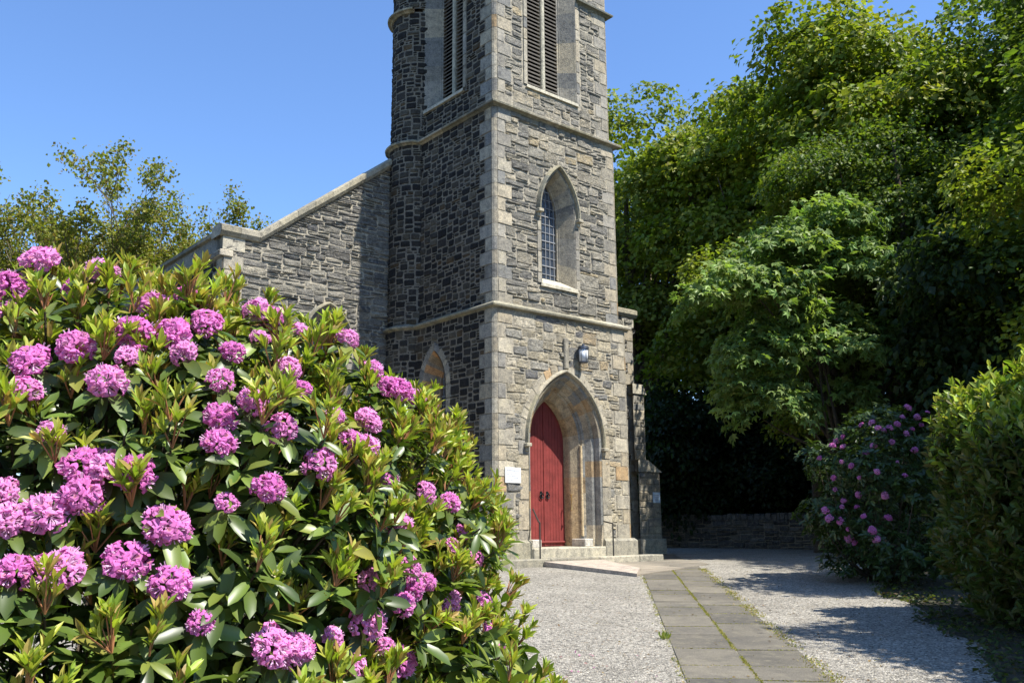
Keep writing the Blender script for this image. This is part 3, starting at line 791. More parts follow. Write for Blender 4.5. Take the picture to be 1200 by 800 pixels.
rail('handrail', [[L(1.0, -.3, .16), L(1.0, -.3, .93)], [L(1.0, -.3, .93), L(.98, -.28, .95), L(1.16, .1, 1.22)]], 'thin iron handrail post with a sloping arm, left of the red door', None)
rail('handrail', [[L(3.26, -.3, .16), L(3.26, -.3, .90)], [L(3.26, -.3, .90), L(3.22, -.05, .95)]], 'thin iron handrail post at the right end of the door steps', None)
def sign(name, fm, x0, x1, z0, z1, mat, label, lines):
    mb = MB(); mb.box((x0, z0, .02), (x1, z1, .045), fm, bev=.004)
    o = mb.build(name, mat, None, tuple(C)); tag(o, label, 'sign')
    hgt = z1-z0; wdt = x1-x0
    for (a_, b_, zc, hh_) in lines:
        t = MB(); x = x0+wdt*a_
        while x < x0+wdt*b_:
            l_ = rng.uniform(.02, .06); t.box((x, z0+hgt*(zc-hh_), .0455), (min(x+l_, x0+wdt*b_), z0+hgt*(zc+hh_), .0475), fm); x += l_+.012
        t.build('text_line', M['ink'], o)
sign('notice_board', ff(0), .26, .70, 1.77, 2.10, M['paper'], 'small white notice board on the tower wall left of the red door', [(.1, .85, .8, .035), (.1, .8, .66, .02), (.1, .9, .55, .02), (.1, .7, .44, .02), (.1, .86, .33, .02), (.1, .5, .18, .02)])
sign('wall_sign', ff(GT-.32), 9.14, 9.46, 1.52, 1.84, M['paperblue'], 'small pale blue sign on the shaded buttress right of the tower', [(.2, .8, .7, .03), (.2, .75, .5, .03), (.2, .8, .3, .03)])
lm = empty('wall_lamp', tuple(W(2.58, -.16, 4.60)), 'grey lantern lamp with frosted glass above the red door', 'lamp')
mb = MB(); mb.lathe([(.0, .0), (.09, .0), (.105, .02), (.105, .04), (0, .04)], n=12)
mb.lathe([(0, .42), (.13, .40), (.135, .34), (.12, .33), (0, .33)], n=12); mb.lathe([(.0, .47), (.03, .46), (.035, .42), (0, .42)], n=10)
for k in range(6):
    a_ = k*pi/3; mb.tube([(.112*cos(a_), .112*sin(a_), .03), (.118*cos(a_), .118*sin(a_), .34)], .006, 4)
mb.build('lamp_frame', M['lampcap'], lm)
mb = MB(); mb.lathe([(.0, .04), (.10, .04), (.108, .33), (.0, .33)], n=20); mb.build('lamp_glass', M['lampglass'], lm, smooth=True)
mb = MB(); q = -V; mb.tube([np.array([0, 0, .36]), V*.08+Z*.36, V*.17+Z*.30], .016, 6); mb.tube([V*.155+Z*.25, V*.165+Z*.35], .05, 8); mb.build('bracket', M['lampcap'], lm)

# ================================================================== VEGETATION
def unit(a): return a/(np.linalg.norm(a, axis=-1, keepdims=True)+1e-9)
def T_leaf(ws, us, fold=.25, curl=.25):
    v = []; f = []
    for i, (u, w_) in enumerate(zip(us, ws)):
        z = -curl*u*u
        if w_ == 0: v += [(u, 0, z, 0)]
        else: v += [(u, -w_, z, fold*w_), (u, 0, z, 0), (u, w_, z, fold*w_)]
    n = len(us); off = [0]
    for w_ in ws: off.append(off[-1]+(1 if w_ == 0 else 3))
    for i in range(n-1):
        a, b = off[i], off[i+1]
        if ws[i] and ws[i+1]: f += [(a, a+1, b+1, b), (a+1, a+2, b+2, b+1)]
        elif ws[i+1]: f += [(a, b+1, b), (a, b+2, b+1)]
        else: f += [(a, a+1, b), (a+1, a+2, b)]
    return np.array(v), f
LF_RH = T_leaf([.10, .75, 1, .85, 0], [0, .22, .5, .8, 1], .35, .20)      # long elliptic evergreen leaf
LF_NEW = T_leaf([.15, 1, .8, 0], [0, .4, .75, 1], .5, .12)
LF_TREE = T_leaf([0, 1, 0], [0, .5, 1], .3, .1)
_p = []
for i in range(5):
    a = radians(-120+i*60); r = (.62, .85, 1.0, .85, .62)[i]; a2 = radians(-90+i*60)
    _p += [(.15+r*cos(a)*.75, r*sin(a)*.75, -.18*r)]
    if i < 4: _p += [(.15+.42*cos(a2)*.8, .42*sin(a2)*.8, .02)]
_v = np.array([(0, 0, 0)]+_p); _v = np.concatenate([_v, np.zeros((len(_v), 1))], 1); LF_SYC = (_v, [(0, i, i+1) for i in range(1, len(_p))])
def leaves(P, D, Nn, Ln, Wd, tpl, col, cj=.25):
    P = np.asarray(P); n = len(P); D = unit(D); S = unit(np.cross(D, Nn)); Nn = np.cross(S, D)
    tv, tf = tpl; k = len(tv)
    Vv = P[:, None]+D[:, None]*(tv[None, :, 0:1]*Ln[:, None, None])+S[:, None]*(tv[None, :, 1:2]*Wd[:, None, None])+Nn[:, None]*(tv[None, :, 2:3]*Ln[:, None, None]+tv[None, :, 3:4]*Wd[:, None, None])
    fl_ = np.array([i for f in tf for i in f]); npf = np.array([len(f) for f in tf])
    Fc = (fl_[None]+(np.arange(n)*k)[:, None]).ravel(); Np = np.tile(npf, n)
    col = np.asarray(col); c = col if col.ndim == 2 else np.tile(col, (n, 1))
    c = np.clip(c*rng.uniform(1-cj, 1+cj, (n, 1))*rng.uniform(.92, 1.08, (n, 3)), 0, .85)
    return Vv.reshape(-1, 3), Fc, Np, np.repeat(c, k, 0)
def joinL(parts):
    off = 0; V_, F_, N_, C_ = [], [], [], []
    for v, f, n, c in parts: V_.append(v); F_.append(f+off); N_.append(n); C_.append(c); off += len(v)
    return np.concatenate(V_), np.concatenate(F_), np.concatenate(N_), np.concatenate(C_)
def rv(n): return unit(rng.normal(size=(n, 3)))
def choose(cols, n, p=None): return np.array(cols)[rng.choice(len(cols), n, p=p)]

# ---------------- trees
def crown_mesh(name, lobes, ncl, nlf, size, cols, tpl=LF_TREE, clr=.75, flat=.3, aspect=.42, mat='leaf_tree', inner=.2, p=None):
    """lobes [(centre, radii)]: sprays of leaves on the lobes' outer shells, some inside; leaves lie in layered sprays"""
    cen = np.array([l[0] for l in lobes], float); rad = np.array([l[1] for l in lobes], float)
    ar = rad.prod(1)**(2/3); li = rng.choice(len(lobes), ncl, p=ar/ar.sum()); d = rv(ncl); d[:, 2] = np.where(d[:, 2] < -.3, -d[:, 2]*.6, d[:, 2]); d = unit(d)
    rr = np.where(rng.random(ncl) < inner, rng.uniform(.3, .8, ncl), rng.uniform(.82, 1.08, ncl))
    cc = cen[li]+d*rad[li]*rr[:, None]
    nn = unit(d*.55+np.array([0, 0, .75])+rng.normal(0, .22, (ncl, 3)))
    t1 = unit(np.cross(nn, rv(ncl))); t2 = np.cross(nn, t1)
    sz = rng.uniform(.55, 1.25, ncl)*clr
    an = rng.uniform(0, 2*pi, (ncl, nlf)); r = np.sqrt(rng.uniform(0, 1, (ncl, nlf)))*sz[:, None]
    h = rng.normal(0, flat*.5, (ncl, nlf))*sz[:, None]-.25*r*r/sz[:, None]
    rd = t1[:, None]*np.cos(an)[..., None]+t2[:, None]*np.sin(an)[..., None]
    P = (cc[:, None]+rd*r[..., None]+nn[:, None]*h[..., None]).reshape(-1, 3)
    D = (rd+rng.normal(0, .45, rd.shape)+np.array([0, 0, -.25])).reshape(-1, 3)
    Nn = (nn[:, None]+rng.normal(0, .42, rd.shape)).reshape(-1, 3)
    n = len(P); Ln = size*rng.uniform(.7, 1.25, n)
    base = choose(cols, ncl, p); c = np.repeat(base*rng.uniform(.85, 1.15, (ncl, 1)), nlf, 0)
    V_, F_, N_, C_ = leaves(P, D, Nn, Ln, Ln*aspect, tpl, c, .22)
    return fastmesh(name, V_, F_, N_, M[mat], C_), cc
def trunk_mesh(h, r, targets, ndiv=6, seed=0):
    mb = MB(); lean = rng.normal(0, .02, 2)
    pts = [np.array([lean[0]*z*(1+.3*sin(z)), lean[1]*z, z]) for z in np.linspace(-.3, h, ndiv+4)]
    mb.tube(pts, np.linspace(r*1.2, r*.25, len(pts)), 9)
    for t in targets:
        t = np.asarray(t, float); z0 = rng.uniform(.25, .8)*min(h, max(1.0, t[2])); b = np.array([lean[0]*z0, lean[1]*z0, z0])
        mdp = (b+t)/2+np.array([0, 0, -.08*np.linalg.norm(t-b)])+rng.normal(0, .15, 3)
        q = [b*(1-u)**2+mdp*2*u*(1-u)+t*u*u for u in np.linspace(0, 1, 7)]
        mb.tube(q, np.linspace(r*.42, r*.06, 7), 6)
    return mb
def tree(name, loc, lobes, label, cat, group=None, ncl=450, nlf=42, size=.2, cols=None, r=.3, th=None, rz=0, **kw):
    t = empty(name, loc, label, cat, group, rz)
    me, cc = crown_mesh('crown', lobes, ncl, nlf, size, cols, **kw); link('crown', me, t)
    h = th or max(l[0][2] for l in lobes)
    tg = cc[rng.choice(len(cc), 26, replace=False)]*np.array([.8, .8, .93])
    trunk_mesh(h, r, tg).build('trunk', M['bark'], t, smooth=True)
    return t
def copytree(root, loc, rz, sc, label, group=None):
    r = root.copy(); COL.objects.link(r); r.location = loc; r.rotation_euler = (0, 0, rz); r.scale = (sc[0], sc[0], sc[1]); r['label'] = label
    if group: r['group'] = group
    for ch in root.children:
        c = ch.copy(); COL.objects.link(c); c.parent = r
    return r
G1 = [(.155, .205, .022), (.20, .245, .028), (.115, .16, .02), (.24, .26, .035)]
G2 = [(.10, .15, .022), (.13, .18, .026), (.075, .115, .018)]
G3 = [(.17, .21, .035), (.20, .235, .04), (.13, .17, .03)]
def crown_lobes(R, zc, rz_, n, seed):
    g = np.random.default_rng(seed); out = []
    for i in range(n):
        d = g.normal(size=3); d /= np.linalg.norm(d)
        k = g.uniform(.45, .75); q = g.uniform(.30, .46)
        out.append((np.array([d[0]*R*k, d[1]*R*k, zc+d[2]*rz_*k]), np.array([R*q*1.1, R*q*1.1, R*q*.9])))
    out.append((np.array([0, 0, zc]), np.array([R*.6, R*.6, rz_*.6])))
    return out
GRP = 'tall broadleaf trees beyond the back wall'
def place(px, ytop, Y): a = at(px, ytop, Y); return a
specs = [ # px, top y, Y, radius, colour, seed, label
    (735, 112, 43, 4.6, G3, 1, 'pale green fine-leaved tree directly right of the tower, farthest back', 700),
    (822, 92, 39, 4.8, G1, 2, 'bright yellow-green tree second from the tower beyond the back wall', 760),
    (905, 58, 36, 4.4, G1, 3, 'broad tree with yellowish crest in the middle of the skyline', 760),
    (1005, -28, 31, 4.8, G1, 4, 'tall tree with layered lit branches left of the darkest corner', 850),
    (1175, -150, 28.0, 5.0, G2, 5, 'very tall dark tree filling the upper right corner', 1150)]
trees = []
for (px, yt, Y, R, cs, sd, lab, ncl) in specs:
    p = place(px, yt, Y); g0 = float(gz(p[0], p[1])); top = p[2]-g0
    zc = top*.56; rz_ = top*.46
    trees.append(tree('broadleaf_tree', (p[0], p[1], g0), crown_lobes(R*1.15, zc, rz_, 17, sd), lab, 'tree', GRP, ncl=ncl, nlf=46, size=.24 if Y > 30 else .2, cols=cs, r=.35, th=top*.8, clr=.95, flat=.35))
# the rows farther back and beside (copies)
more = [(770, 135, 52, 1, 'tree seen through the gap just right of the tower top edge'), (870, 95, 50, 0, 'tree behind the second and third crowns of the wood'), (965, 50, 47, 2, 'tree behind the yellowish crest in the skyline'),
        (1080, 10, 41, 3, 'tree behind the tall layered tree'), (1230, -60, 36, 3, 'tree at the right edge behind the dark corner tree')]
for i, (px, yt, Y, k, lab) in enumerate(more):
    p = place(px, yt, Y); g0 = float(gz(p[0], p[1])); src = trees[k]; s_, (_, y0, Y0, *_r) = 1, specs[k]
    h0 = place(specs[k][0], specs[k][1], specs[k][2])[2]-.74
    copytree(src, (p[0], p[1], g0), 1.3+i*1.7, (1.2, (p[2]-g0)/h0), lab, GRP)
for i, (x, y, k, sc, lab) in enumerate([(14.9, 19.6, 4, (.95, .70), 'nearest tall tree, standing just beyond the right edge of the view'), (19.5, 22.5, 4, (1.0, .92), 'dark tree just outside the right edge of the view, nearest the wood'), (22.5, 30, 3, (1.1, 1.0), 'tree deep in the wood at the far right'), (9.3, 28.2, 3, (.6, .62), 'shorter dark tree right behind the sycamore'), (11.5, 25.3, 4, (.62, .66), 'dark narrow tree between the sycamore and the corner tree'), (8.9, 7.5, 3, (.5, .38), 'small tree out of view to the right of the bright shrub'), (9.9, 13.2, 3, (.46, .44), 'small tree just beyond the bright shrub at the right')]):
    copytree(trees[k], (x, y, .74), 2.2+i*2, sc, lab, GRP)

for i, (x, y, k, lab) in enumerate([(-9, -20, 1, 'unseen tree added far behind the camera on the left'), (3, -24, 2, 'unseen tree added far behind the camera'), (-20, -8, 1, 'unseen tree added on the left behind the camera'), (15, -22, 2, 'unseen tree added far behind the camera on the right'), (-24, 6, 0, 'unseen tree added well to the left of the flowering bush')]):  # unseen trees added to cut the sky light reaching the front walls
    copytree(trees[k], (x, y, -.4), .7+i*2, (1.15, .72), lab, 'unseen trees added to dim the sky light')

# sycamore in front of the wood
SY = 24.0; p = at(985, 560, SY); base = np.array([p[0]+.3, p[1]+.4, .74])
lob = []
for (px, py, rp, Y) in [(975, 268, 48, 23.6), (925, 300, 48, 23.0), (858, 332, 36, 22.6), (832, 352, 30, 22.4), (905, 352, 52, 22.8), (1000, 330, 66, 23.8), (1085, 335, 52, 24.4), (1130, 360, 34, 24.6),
                        (885, 415, 46, 23.0), (960, 410, 62, 23.4), (1050, 410, 62, 24.3), (905, 478, 40, 23.2), (985, 480, 44, 23.8), (1100, 430, 45, 25), (870, 455, 26, 23)]:
    c_ = at(px, py, Y)-base; r_ = rp*Y/1068; lob.append((c_, np.array([r_, r_, r_*.85])))
tree('sycamore_tree', tuple(base), lob, 'young sycamore with large pale lobed leaves in front of the dark wood', 'tree', None, ncl=400, nlf=34, size=.24, cols=[(.18, .26, .07), (.225, .30, .085), (.13, .20, .055)],
     r=.16, th=6.0, tpl=LF_SYC, aspect=.95*.24/.24, clr=.62, flat=.28)
# understorey shrubs behind the wall
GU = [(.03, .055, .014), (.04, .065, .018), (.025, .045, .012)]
und = None
for i, (px, Y, hgt) in enumerate([(775, 39, 5.5), (840, 38, 6.5), (905, 36.5, 5.0), (965, 35, 6.5), (1030, 33, 5.5), (1105, 31, 6), (800, 44, 8), (880, 43, 8.5), (950, 41, 8), (1190, 27, 7), (1175, 22, 8.5), (745, 47, 9), (815, 36.5, 7.5)]):
    p = at(px, 600, Y)
    lab = ['dark holly-like bush directly behind the shaded buttress', 'tall dark bush second from the church behind the low wall', 'low dark bush in the middle behind the wall', 'tall dark bush under the sycamore', 'dark bush behind the flowering shrub on the right', 'dark bush behind the bright shrub, rightmost', 'tall bush deep in the shade, nearest the church', 'tall bush deep in the shade below the second crown', 'tall bush deep in the shade behind the sycamore', 'dark bush in the gap above the bright shrub', 'tall dark bush rising behind the bright shrub', 'tall bush deep in the shade just past the tower edge', 'dark bush under the gap left of the sycamore'][i]
    if und is None:
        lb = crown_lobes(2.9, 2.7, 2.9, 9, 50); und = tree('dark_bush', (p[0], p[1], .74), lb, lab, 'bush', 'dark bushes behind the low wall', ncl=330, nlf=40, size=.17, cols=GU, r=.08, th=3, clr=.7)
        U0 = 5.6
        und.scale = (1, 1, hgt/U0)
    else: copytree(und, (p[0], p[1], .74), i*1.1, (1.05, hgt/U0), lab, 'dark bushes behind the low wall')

# ---------------- sparse spring trees far left
def sparse_tree(loc, H, spread, label, seed, dens=1.0):
    g = np.random.default_rng(seed); t = empty('spring_tree', loc, label, 'tree', 'thinly leaved trees behind the nave'); mb = MB(); tips = []
    def grow(p, d, ln, r, lv):
        n = 4; pts = [p]; dd_ = d
        for i in range(n):
            dd_ = unit(dd_+g.normal(0, .13, 3)+np.array([0, 0, .05])); pts.append(pts[-1]+dd_*ln/n)
        mb.tube(pts, np.linspace(r, r*.6, n+1), 5 if lv < 2 else 3, (.16, .13, .09), caps=False)
        if lv >= 4: tips.append(pts[-1]); tips.append(pts[-2]); return
        if lv >= 3: tips.append(pts[2])
        k = 3 if lv < 1 else int(g.integers(3, 5))
        for i in range(k):
            q = pts[-1] if i < 2 else pts[int(g.integers(2, n))]
            a = g.uniform(.25, .62)*spread; o_ = unit(np.cross(dd_, g.normal(size=3)))
            grow(q, unit(dd_*cos(a)+o_*sin(a)+np.array([0, 0, .10])), ln*g.uniform(.62, .86), r*.56, lv+1)
    for q in range(3):
        o_ = g.normal(0, .22, 3); grow(np.array([o_[0]*1.5, o_[1]*1.5, -.2]), unit(np.array([o_[0], o_[1], 1])), H*.36, H*.011, 0)
    tips = np.array(tips); hz = tips[:, 2].max(); sc = H/hz; tips = tips*sc
    for v_ in mb.v: v_ *= sc
    mb.build('trunk', M['twig'], t)
    tips = tips[g.random(len(tips)) < .9]
    n = len(tips); k = int(44*dens); P = np.repeat(tips, k, 0)+g.normal(0, .21, (n*k, 3)); Ln = g.uniform(.09, .19, n*k)
    vf = leaves(P, rv(n*k)+np.array([0, 0, -.3]), rv(n*k)*.7+np.array([0, 0, .8]), Ln, Ln*.42, LF_TREE, choose([(.19, .21, .03), (.24, .25, .05), (.15, .17, .03), (.20, .16, .05)], n*k), .25)
    link('crown', fastmesh('crown', *vf[:3], M['leaf_tree'], vf[3]), t)
    return t
for (px, yt, Y, sp, lab, sd, dn) in [(55, 268, 38, .95, 'bare-twigged spring tree at the far left behind the flowering bush', 11, .9), (125, 262, 41, .9, 'spindly spring tree between the two left crowns', 14, .7), (195, 214, 37, .85, 'fullest yellowish spring tree left of the nave corner', 12, 1.4), (290, 228, 40, .9, 'spring tree whose top shows just over the nave coping', 13, 1.2)]:
    p = at(px, yt, Y); sparse_tree((p[0], p[1], .74), p[2]-.74, sp, lab, sd, dn)

# ---------------- rhododendron: shoots with rosettes
def tubes_bulk(A, B, r0_, r1_, col, n=3):
    """many straight tapered twigs A->B"""
    D = unit(B-A); R_ = np.cross(D, rv(len(A))); R_ = unit(R_); Q = np.cross(D, R_); an = np.arange(n)*2*pi/n
    ring = R_[:, None]*np.cos(an)[None, :, None]+Q[:, None]*np.sin(an)[None, :, None]
    Vv = np.concatenate([A[:, None]+ring*np.reshape(r0_, (-1, 1, 1)), B[:, None]+ring*np.reshape(r1_, (-1, 1, 1))], 1)
    fc = np.array([(i, (i+1) % n, n+(i+1) % n, n+i) for i in range(n)]).ravel()
    N0 = len(A); Fc = (fc[None]+(np.arange(N0)*2*n)[:, None]).ravel()
    return Vv.reshape(-1, 3), Fc, np.full(N0*n, 4), np.repeat(np.clip(np.asarray(col)*np.ones((N0, 3))*rng.uniform(.7, 1.3, (N0, 1)), 0, 1), 2*n, 0)
def rosettes(P, A, ll, lw, cols, nl=(8, 12), ang=(55, 105), colp=None):
    parts = []; k = int(nl[1]); n = len(P); t1 = unit(np.cross(A, rv(n))); t2 = np.cross(A, t1)
    base = rng.uniform(0, 2*pi, n)
    for i in range(k):
        keep = rng.random(n) < (1 if i < nl[0] else .5)
        a = base+i*2.4+rng.normal(0, .2, n); ph = np.radians(rng.uniform(ang[0], ang[1], n))+.0
        rd = t1*np.cos(a)[:, None]+t2*np.sin(a)[:, None]
        D = rd*np.sin(ph)[:, None]+A*np.cos(ph)[:, None]; Nn = A*np.sin(ph)[:, None]-rd*np.cos(ph)[:, None]+rng.normal(0, .18, (n, 3))
        Ln = ll*rng.uniform(.65, 1.15, n); o_ = rng.uniform(-.045, .0, (n, 1))
        parts.append(leaves((P+rd*.006+A*o_)[keep], D[keep], Nn[keep], Ln[keep], Ln[keep]*lw, LF_RH, choose(cols, keep.sum(), colp)))
    return joinL(parts)
def new_growth(P, A, scale, cols, nst=(2, 5)):
    SA, SB, LP, LD, LN = [], [], [], [], []
    for p, a in zip(P, A):
        for _ in range(int(rng.integers(nst[0], nst[1]+1))):
            d = unit(a+rng.normal(0, .26, 3)); l_ = rng.uniform(.04, .12)*scale; q = p+d*l_; SA.append(p); SB.append(q)
            t1 = unit(np.cross(d, rng.normal(size=3))); t2 = np.cross(d, t1)
            for i in range(int(rng.integers(6, 10))):
                an = i*2.4+rng.uniform(0, .4); rd = t1*cos(an)+t2*sin(an); ph = radians(rng.uniform(8, 40))
                LP.append(q-d*rng.uniform(0, .02)*scale); LD.append(rd*sin(ph)+d*cos(ph)); LN.append(d*sin(ph)*-1+rd*cos(ph))
    SA, SB, LP, LD, LN = map(np.array, (SA, SB, LP, LD, LN)); n = len(LP)
    Ln = rng.uniform(.035, .07, n)*scale*1.05
    lv = leaves(LP, LD, -LN, Ln, Ln*rng.uniform(.11, .15, n), LF_NEW, choose(cols, n), .25)
    st = tubes_bulk(SA, SB, .0028*scale, .002*scale, (.30, .13, .055), 4)
    return lv, st
# flower trusses (variants shared)
def truss_mesh(seed):
    g = np.random.default_rng(seed); V_, F_, C_ = [], [], []; k = 0
    g0_ = np.array([[1, 1, 1], [1.06, 1.25, 1.08], [.92, .8, .9], [1, 1.1, 1], [1.1, 1.4, 1.12], [.95, .9, .95]][seed % 6]); nfl = (16, 13, 18, 11, 15, 14)[seed % 6]; ga = pi*(3-sqrt(5))
    for i in range(nfl):
        cz = 1-(i+.5)/nfl*1.25; r_ = sqrt(max(0, 1-cz*cz)); a = i*ga+g.normal(0, .15)
        d = unit(np.array([r_*cos(a), r_*sin(a), cz])+g.normal(0, .13, 3)); t1 = unit(np.cross(d, [0.3, .2, 1])); t2 = np.cross(d, t1)
        R0 = g.uniform(.020, .040); rad = g.uniform(.020, .030); roll = g.uniform(0, 6.28); shade = g.uniform(.75, 1.2)
        for pt in range(5):
            pa = roll+pt*2*pi/5; rows = [(.12, .0, .45), (.45, .013, .55), (.75, .022, 1.0), (1.0, .024, .95), (1.18, .019+g.normal(0, .003), .45)]
            grid = []
            for (rr, hh, ww) in rows:
                for s_ in (-1, 0, 1):
                    aa = pa+s_*.60*ww; rq = rad*rr*(1-.10*abs(s_))
                    z_ = hh+abs(s_)*.0035*(1 if rr < .8 else -1)+g.normal(0, .0016)
                    grid.append(d*(R0+z_)+(t1*cos(aa)+t2*sin(aa))*rq)
                    tt = np.clip(rr, 0, 1); c0 = np.array([.76, .50, .68])*g0_; c1 = np.array([.64, .18, .47])*g0_; cc = c0+(c1-c0)*min(1, tt*1.25)
                    if pt == 0 and s_ == 0 and .4 < rr < .8: cc = np.array([.50, .20, .22])
                    C_.append(cc*shade)
            V_ += grid
            for a_ in range(4):
                for b_ in range(2): q = k+a_*3+b_; F_ += [q, q+1, q+4, q+3]
            k += 15
        for _ in range(4):   # stamens
            an = g.uniform(0, 6.28); b0 = d*R0; b1 = d*(R0+.034)+(t1*cos(an)+t2*sin(an))*.010+np.array([0, 0, .004]); w_ = t1*.0007
            V_ += [b0-w_, b0+w_, b1+w_*1.8, b1-w_*1.8]; C_ += [np.array([.7, .45, .62])]*4; F_ += [k, k+1, k+2, k+3]; k += 4
    me = fastmesh('flower_cluster', np.array(V_), F_, np.full(len(F_)//4, 4), M['petal'], np.clip(np.array(C_), 0, .8))
    return me
TRUSS = [truss_mesh(100+i) for i in range(6)]
def place_truss(parent, loc, axis, diam):
    o = link('flower_cluster', TRUSS[int(rng.integers(6))], parent, tuple(loc))
    q = Vector(axis).to_track_quat('Z', 'Y').to_matrix() @ Matrix.Rotation(rng.uniform(0, 6.28), 3, 'Z')
    s_ = diam/.128; o.rotation_euler = q.to_euler(); o.scale = (s_*rng.uniform(.92, 1.08), s_*rng.uniform(.92, 1.08), s_*rng.uniform(.7, 1.0))
def wob(d, k=1): return 1+.05*k*np.sin(d[..., 0]*7+1)*np.sin(d[..., 1]*6+2)+.045*k*np.sin(d[..., 2]*9+d[..., 0]*5)
class Blob:
    def __init__(s, c, r, n, rot, wv=True): s.c = np.array(c); s.r = np.array(r); s.n = n; s.rot = rot; s.wv = wv
    def f(s, q):
        d = q-s.c; x = d[..., 0]*cos(s.rot)+d[..., 1]*sin(s.rot); y = -d[..., 0]*sin(s.rot)+d[..., 1]*cos(s.rot)
        v = (abs(x/s.r[0])**s.n+abs(y/s.r[1])**s.n+abs(d[..., 2]/s.r[2])**s.n)**(1/s.n)
        return v/(wob(unit(d), s.wv) if s.wv else 1)
    def grad(s, q):
        e = .01; return unit(np.stack([s.f(q+np.eye(3)[i]*e)-s.f(q-np.eye(3)[i]*e) for i in range(3)], -1))
    def sample(s, n, lo, hi, cond=None):
        out = []; tot = 0
        while tot < n:
            R = s.r.max()*1.2; q = s.c+rng.uniform(-1, 1, (n*8, 3))*[R, R, s.r[2]*1.2]; v = s.f(q); k = (v > lo) & (v < hi)
            if cond is not None: k &= cond(q)
            out.append(q[k]); tot += k.sum()
        return np.concatenate(out)[:n]
    def hit(s, px, py, lo=.8, hi=9):
        S = np.arange(lo, hi, .02); q = EYE+ray(px, py)*S[:, None]; m_ = s.f(q) < .99
        return q[m_.argmax()] if m_.any() else None
# --- big bush in the left foreground
BB = Blob((-2.34, 4.53, .93), (1.90, 2.48, 1.54), 2.5, .456)
brt = np.array([-2.1, 4.6, .15])
bush = empty('rhododendron_bush', tuple(brt), 'large rhododendron with mauve flower clusters filling the left foreground', 'bush')
vis = lambda q: (q[:, 2] > .12) & ((q[:, 1] < 5.2) | (rng.random(len(q)) < .45))
TRS = [(38, 308, 62), (115, 326, 46), (5, 345, 36), (85, 354, 30), (220, 362, 46), (178, 376, 40), (38, 438, 62), (27, 477, 40), (127, 461, 40), (90, 425, 40), (155, 408, 50), (200, 408, 44), (240, 395, 45), (152, 433, 34),
       (258, 460, 36), (293, 483, 34), (257, 503, 38), (253, 532, 38), (326, 516, 34), (332, 446, 34), (380, 375, 42), (297, 375, 34), (320, 402, 40), (270, 428, 30), (325, 378, 24), (430, 395, 40), (410, 402, 28), (436, 440, 26),
       (455, 462, 30), (470, 465, 34), (490, 478, 32), (507, 488, 32), (367, 558, 42), (420, 537, 40), (405, 530, 30), (423, 506, 34), (310, 583, 36), (446, 572, 28), (487, 585, 26), (518, 598, 32), (100, 557, 50), (130, 560, 46),
       (160, 564, 42), (97, 595, 44), (58, 612, 56), (5, 590, 36), (10, 625, 40), (192, 628, 52), (147, 668, 50), (70, 678, 54), (15, 686, 44), (198, 695, 48), (457, 629, 36), (533, 630, 20), (522, 646, 20), (550, 660, 22),
       (424, 688, 34), (470, 672, 28), (472, 697, 34), (492, 690, 20), (462, 715, 28), (515, 710, 32), (419, 736, 40), (548, 732, 26), (310, 765, 44), (335, 772, 40), (460, 780, 50), (545, 775, 32), (583, 772, 22), (405, 790, 30),
       (380, 757, 26), (10, 380, 22), (300, 410, 24), (345, 770, 34), (560, 745, 24), (350, 396, 26)]
TRS += [(350, 470, 26), (385, 500, 26), (215, 430, 30), (60, 520, 28), (560, 712, 24), (440, 765, 26), (265, 600, 24), (230, 740, 30)]
tp, ta = [], []
for (px, py, dm) in TRS:
    q = None
    for k_ in range(14):                       # near the outline, slide towards the bush until the ray meets it
        q = BB.hit(px-(px-250)*.02*k_, py+(560-py)*.02*k_)
        if q is not None: break
    if q is None: continue
    dist = np.linalg.norm(q-EYE); g_ = BB.grad(q[None])[0]
    r_ = at(px, py, q[1]); q = q*.2+r_*.8; a = unit(g_*.75+np.array([0, 0, .55])-ray(px, py)*.25+rng.normal(0, .1, 3)); dia = dm*dist/1068*1.12
    c_ = q+a*.045-ray(px, py)*.075; place_truss(bush, c_-brt, a, min(.135, max(.07, dia*.90*rng.uniform(.88, 1.1)))); tp.append(c_-a*.012); ta.append(a)
tp, ta = np.array(tp), np.array(ta)
RC = [(.07, .105, .018), (.095, .14, .024), (.05, .078, .017), (.15, .19, .035), (.23, .23, .04)]
RP = [.3, .3, .2, .15, .05]
ns = 5200
P = BB.sample(ns, .86, 1.05, vis); B2 = Blob((-.50, 4.05, .60), (.62, .75, .80), 2.1, 0); P[:420] = B2.sample(420, .8, 1.05, lambda q: q[:, 2] > .2); A = unit(BB.grad(P)*.6+np.array([0, 0, .7])+rng.normal(0, .28, (ns, 3)))
clear = np.array([np.min(np.linalg.norm(tp-p, axis=1)) > .075 for p in P]); P, A = P[clear], A[clear]
parts = [rosettes(P, A, np.interp(P[:, 2], [1.0, 1.9], [.115, .080])*rng.uniform(.8, 1.2, len(P)), .17, RC, (8, 11), (50, 105), RP), rosettes(tp, ta, .12, .175, RC, (8, 11), (75, 115), RP)]
ni = 9000; q = BB.sample(ni, .62, .9, vis); parts.append(leaves(q, rv(ni)+np.array([0, 0, -.1]), rv(ni)*.8+np.array([0, 0, .8]), rng.uniform(.08, .13, ni), np.full(ni, .018), LF_RH, choose(RC[:3], ni)))
v4 = joinL(parts); link('foliage', fastmesh('foliage', v4[0]-brt, v4[1], v4[2], M['leaf_glossy'], v4[3], True), bush)
sel = rng.random(len(P)) < np.clip(.6+.35*(P[:, 2]-1.5), .34, .95); sel &= (BB.f(P) > .93)
NC = [(.30, .38, .04), (.37, .43, .05), (.24, .32, .035), (.41, .41, .08), (.34, .25, .07)]
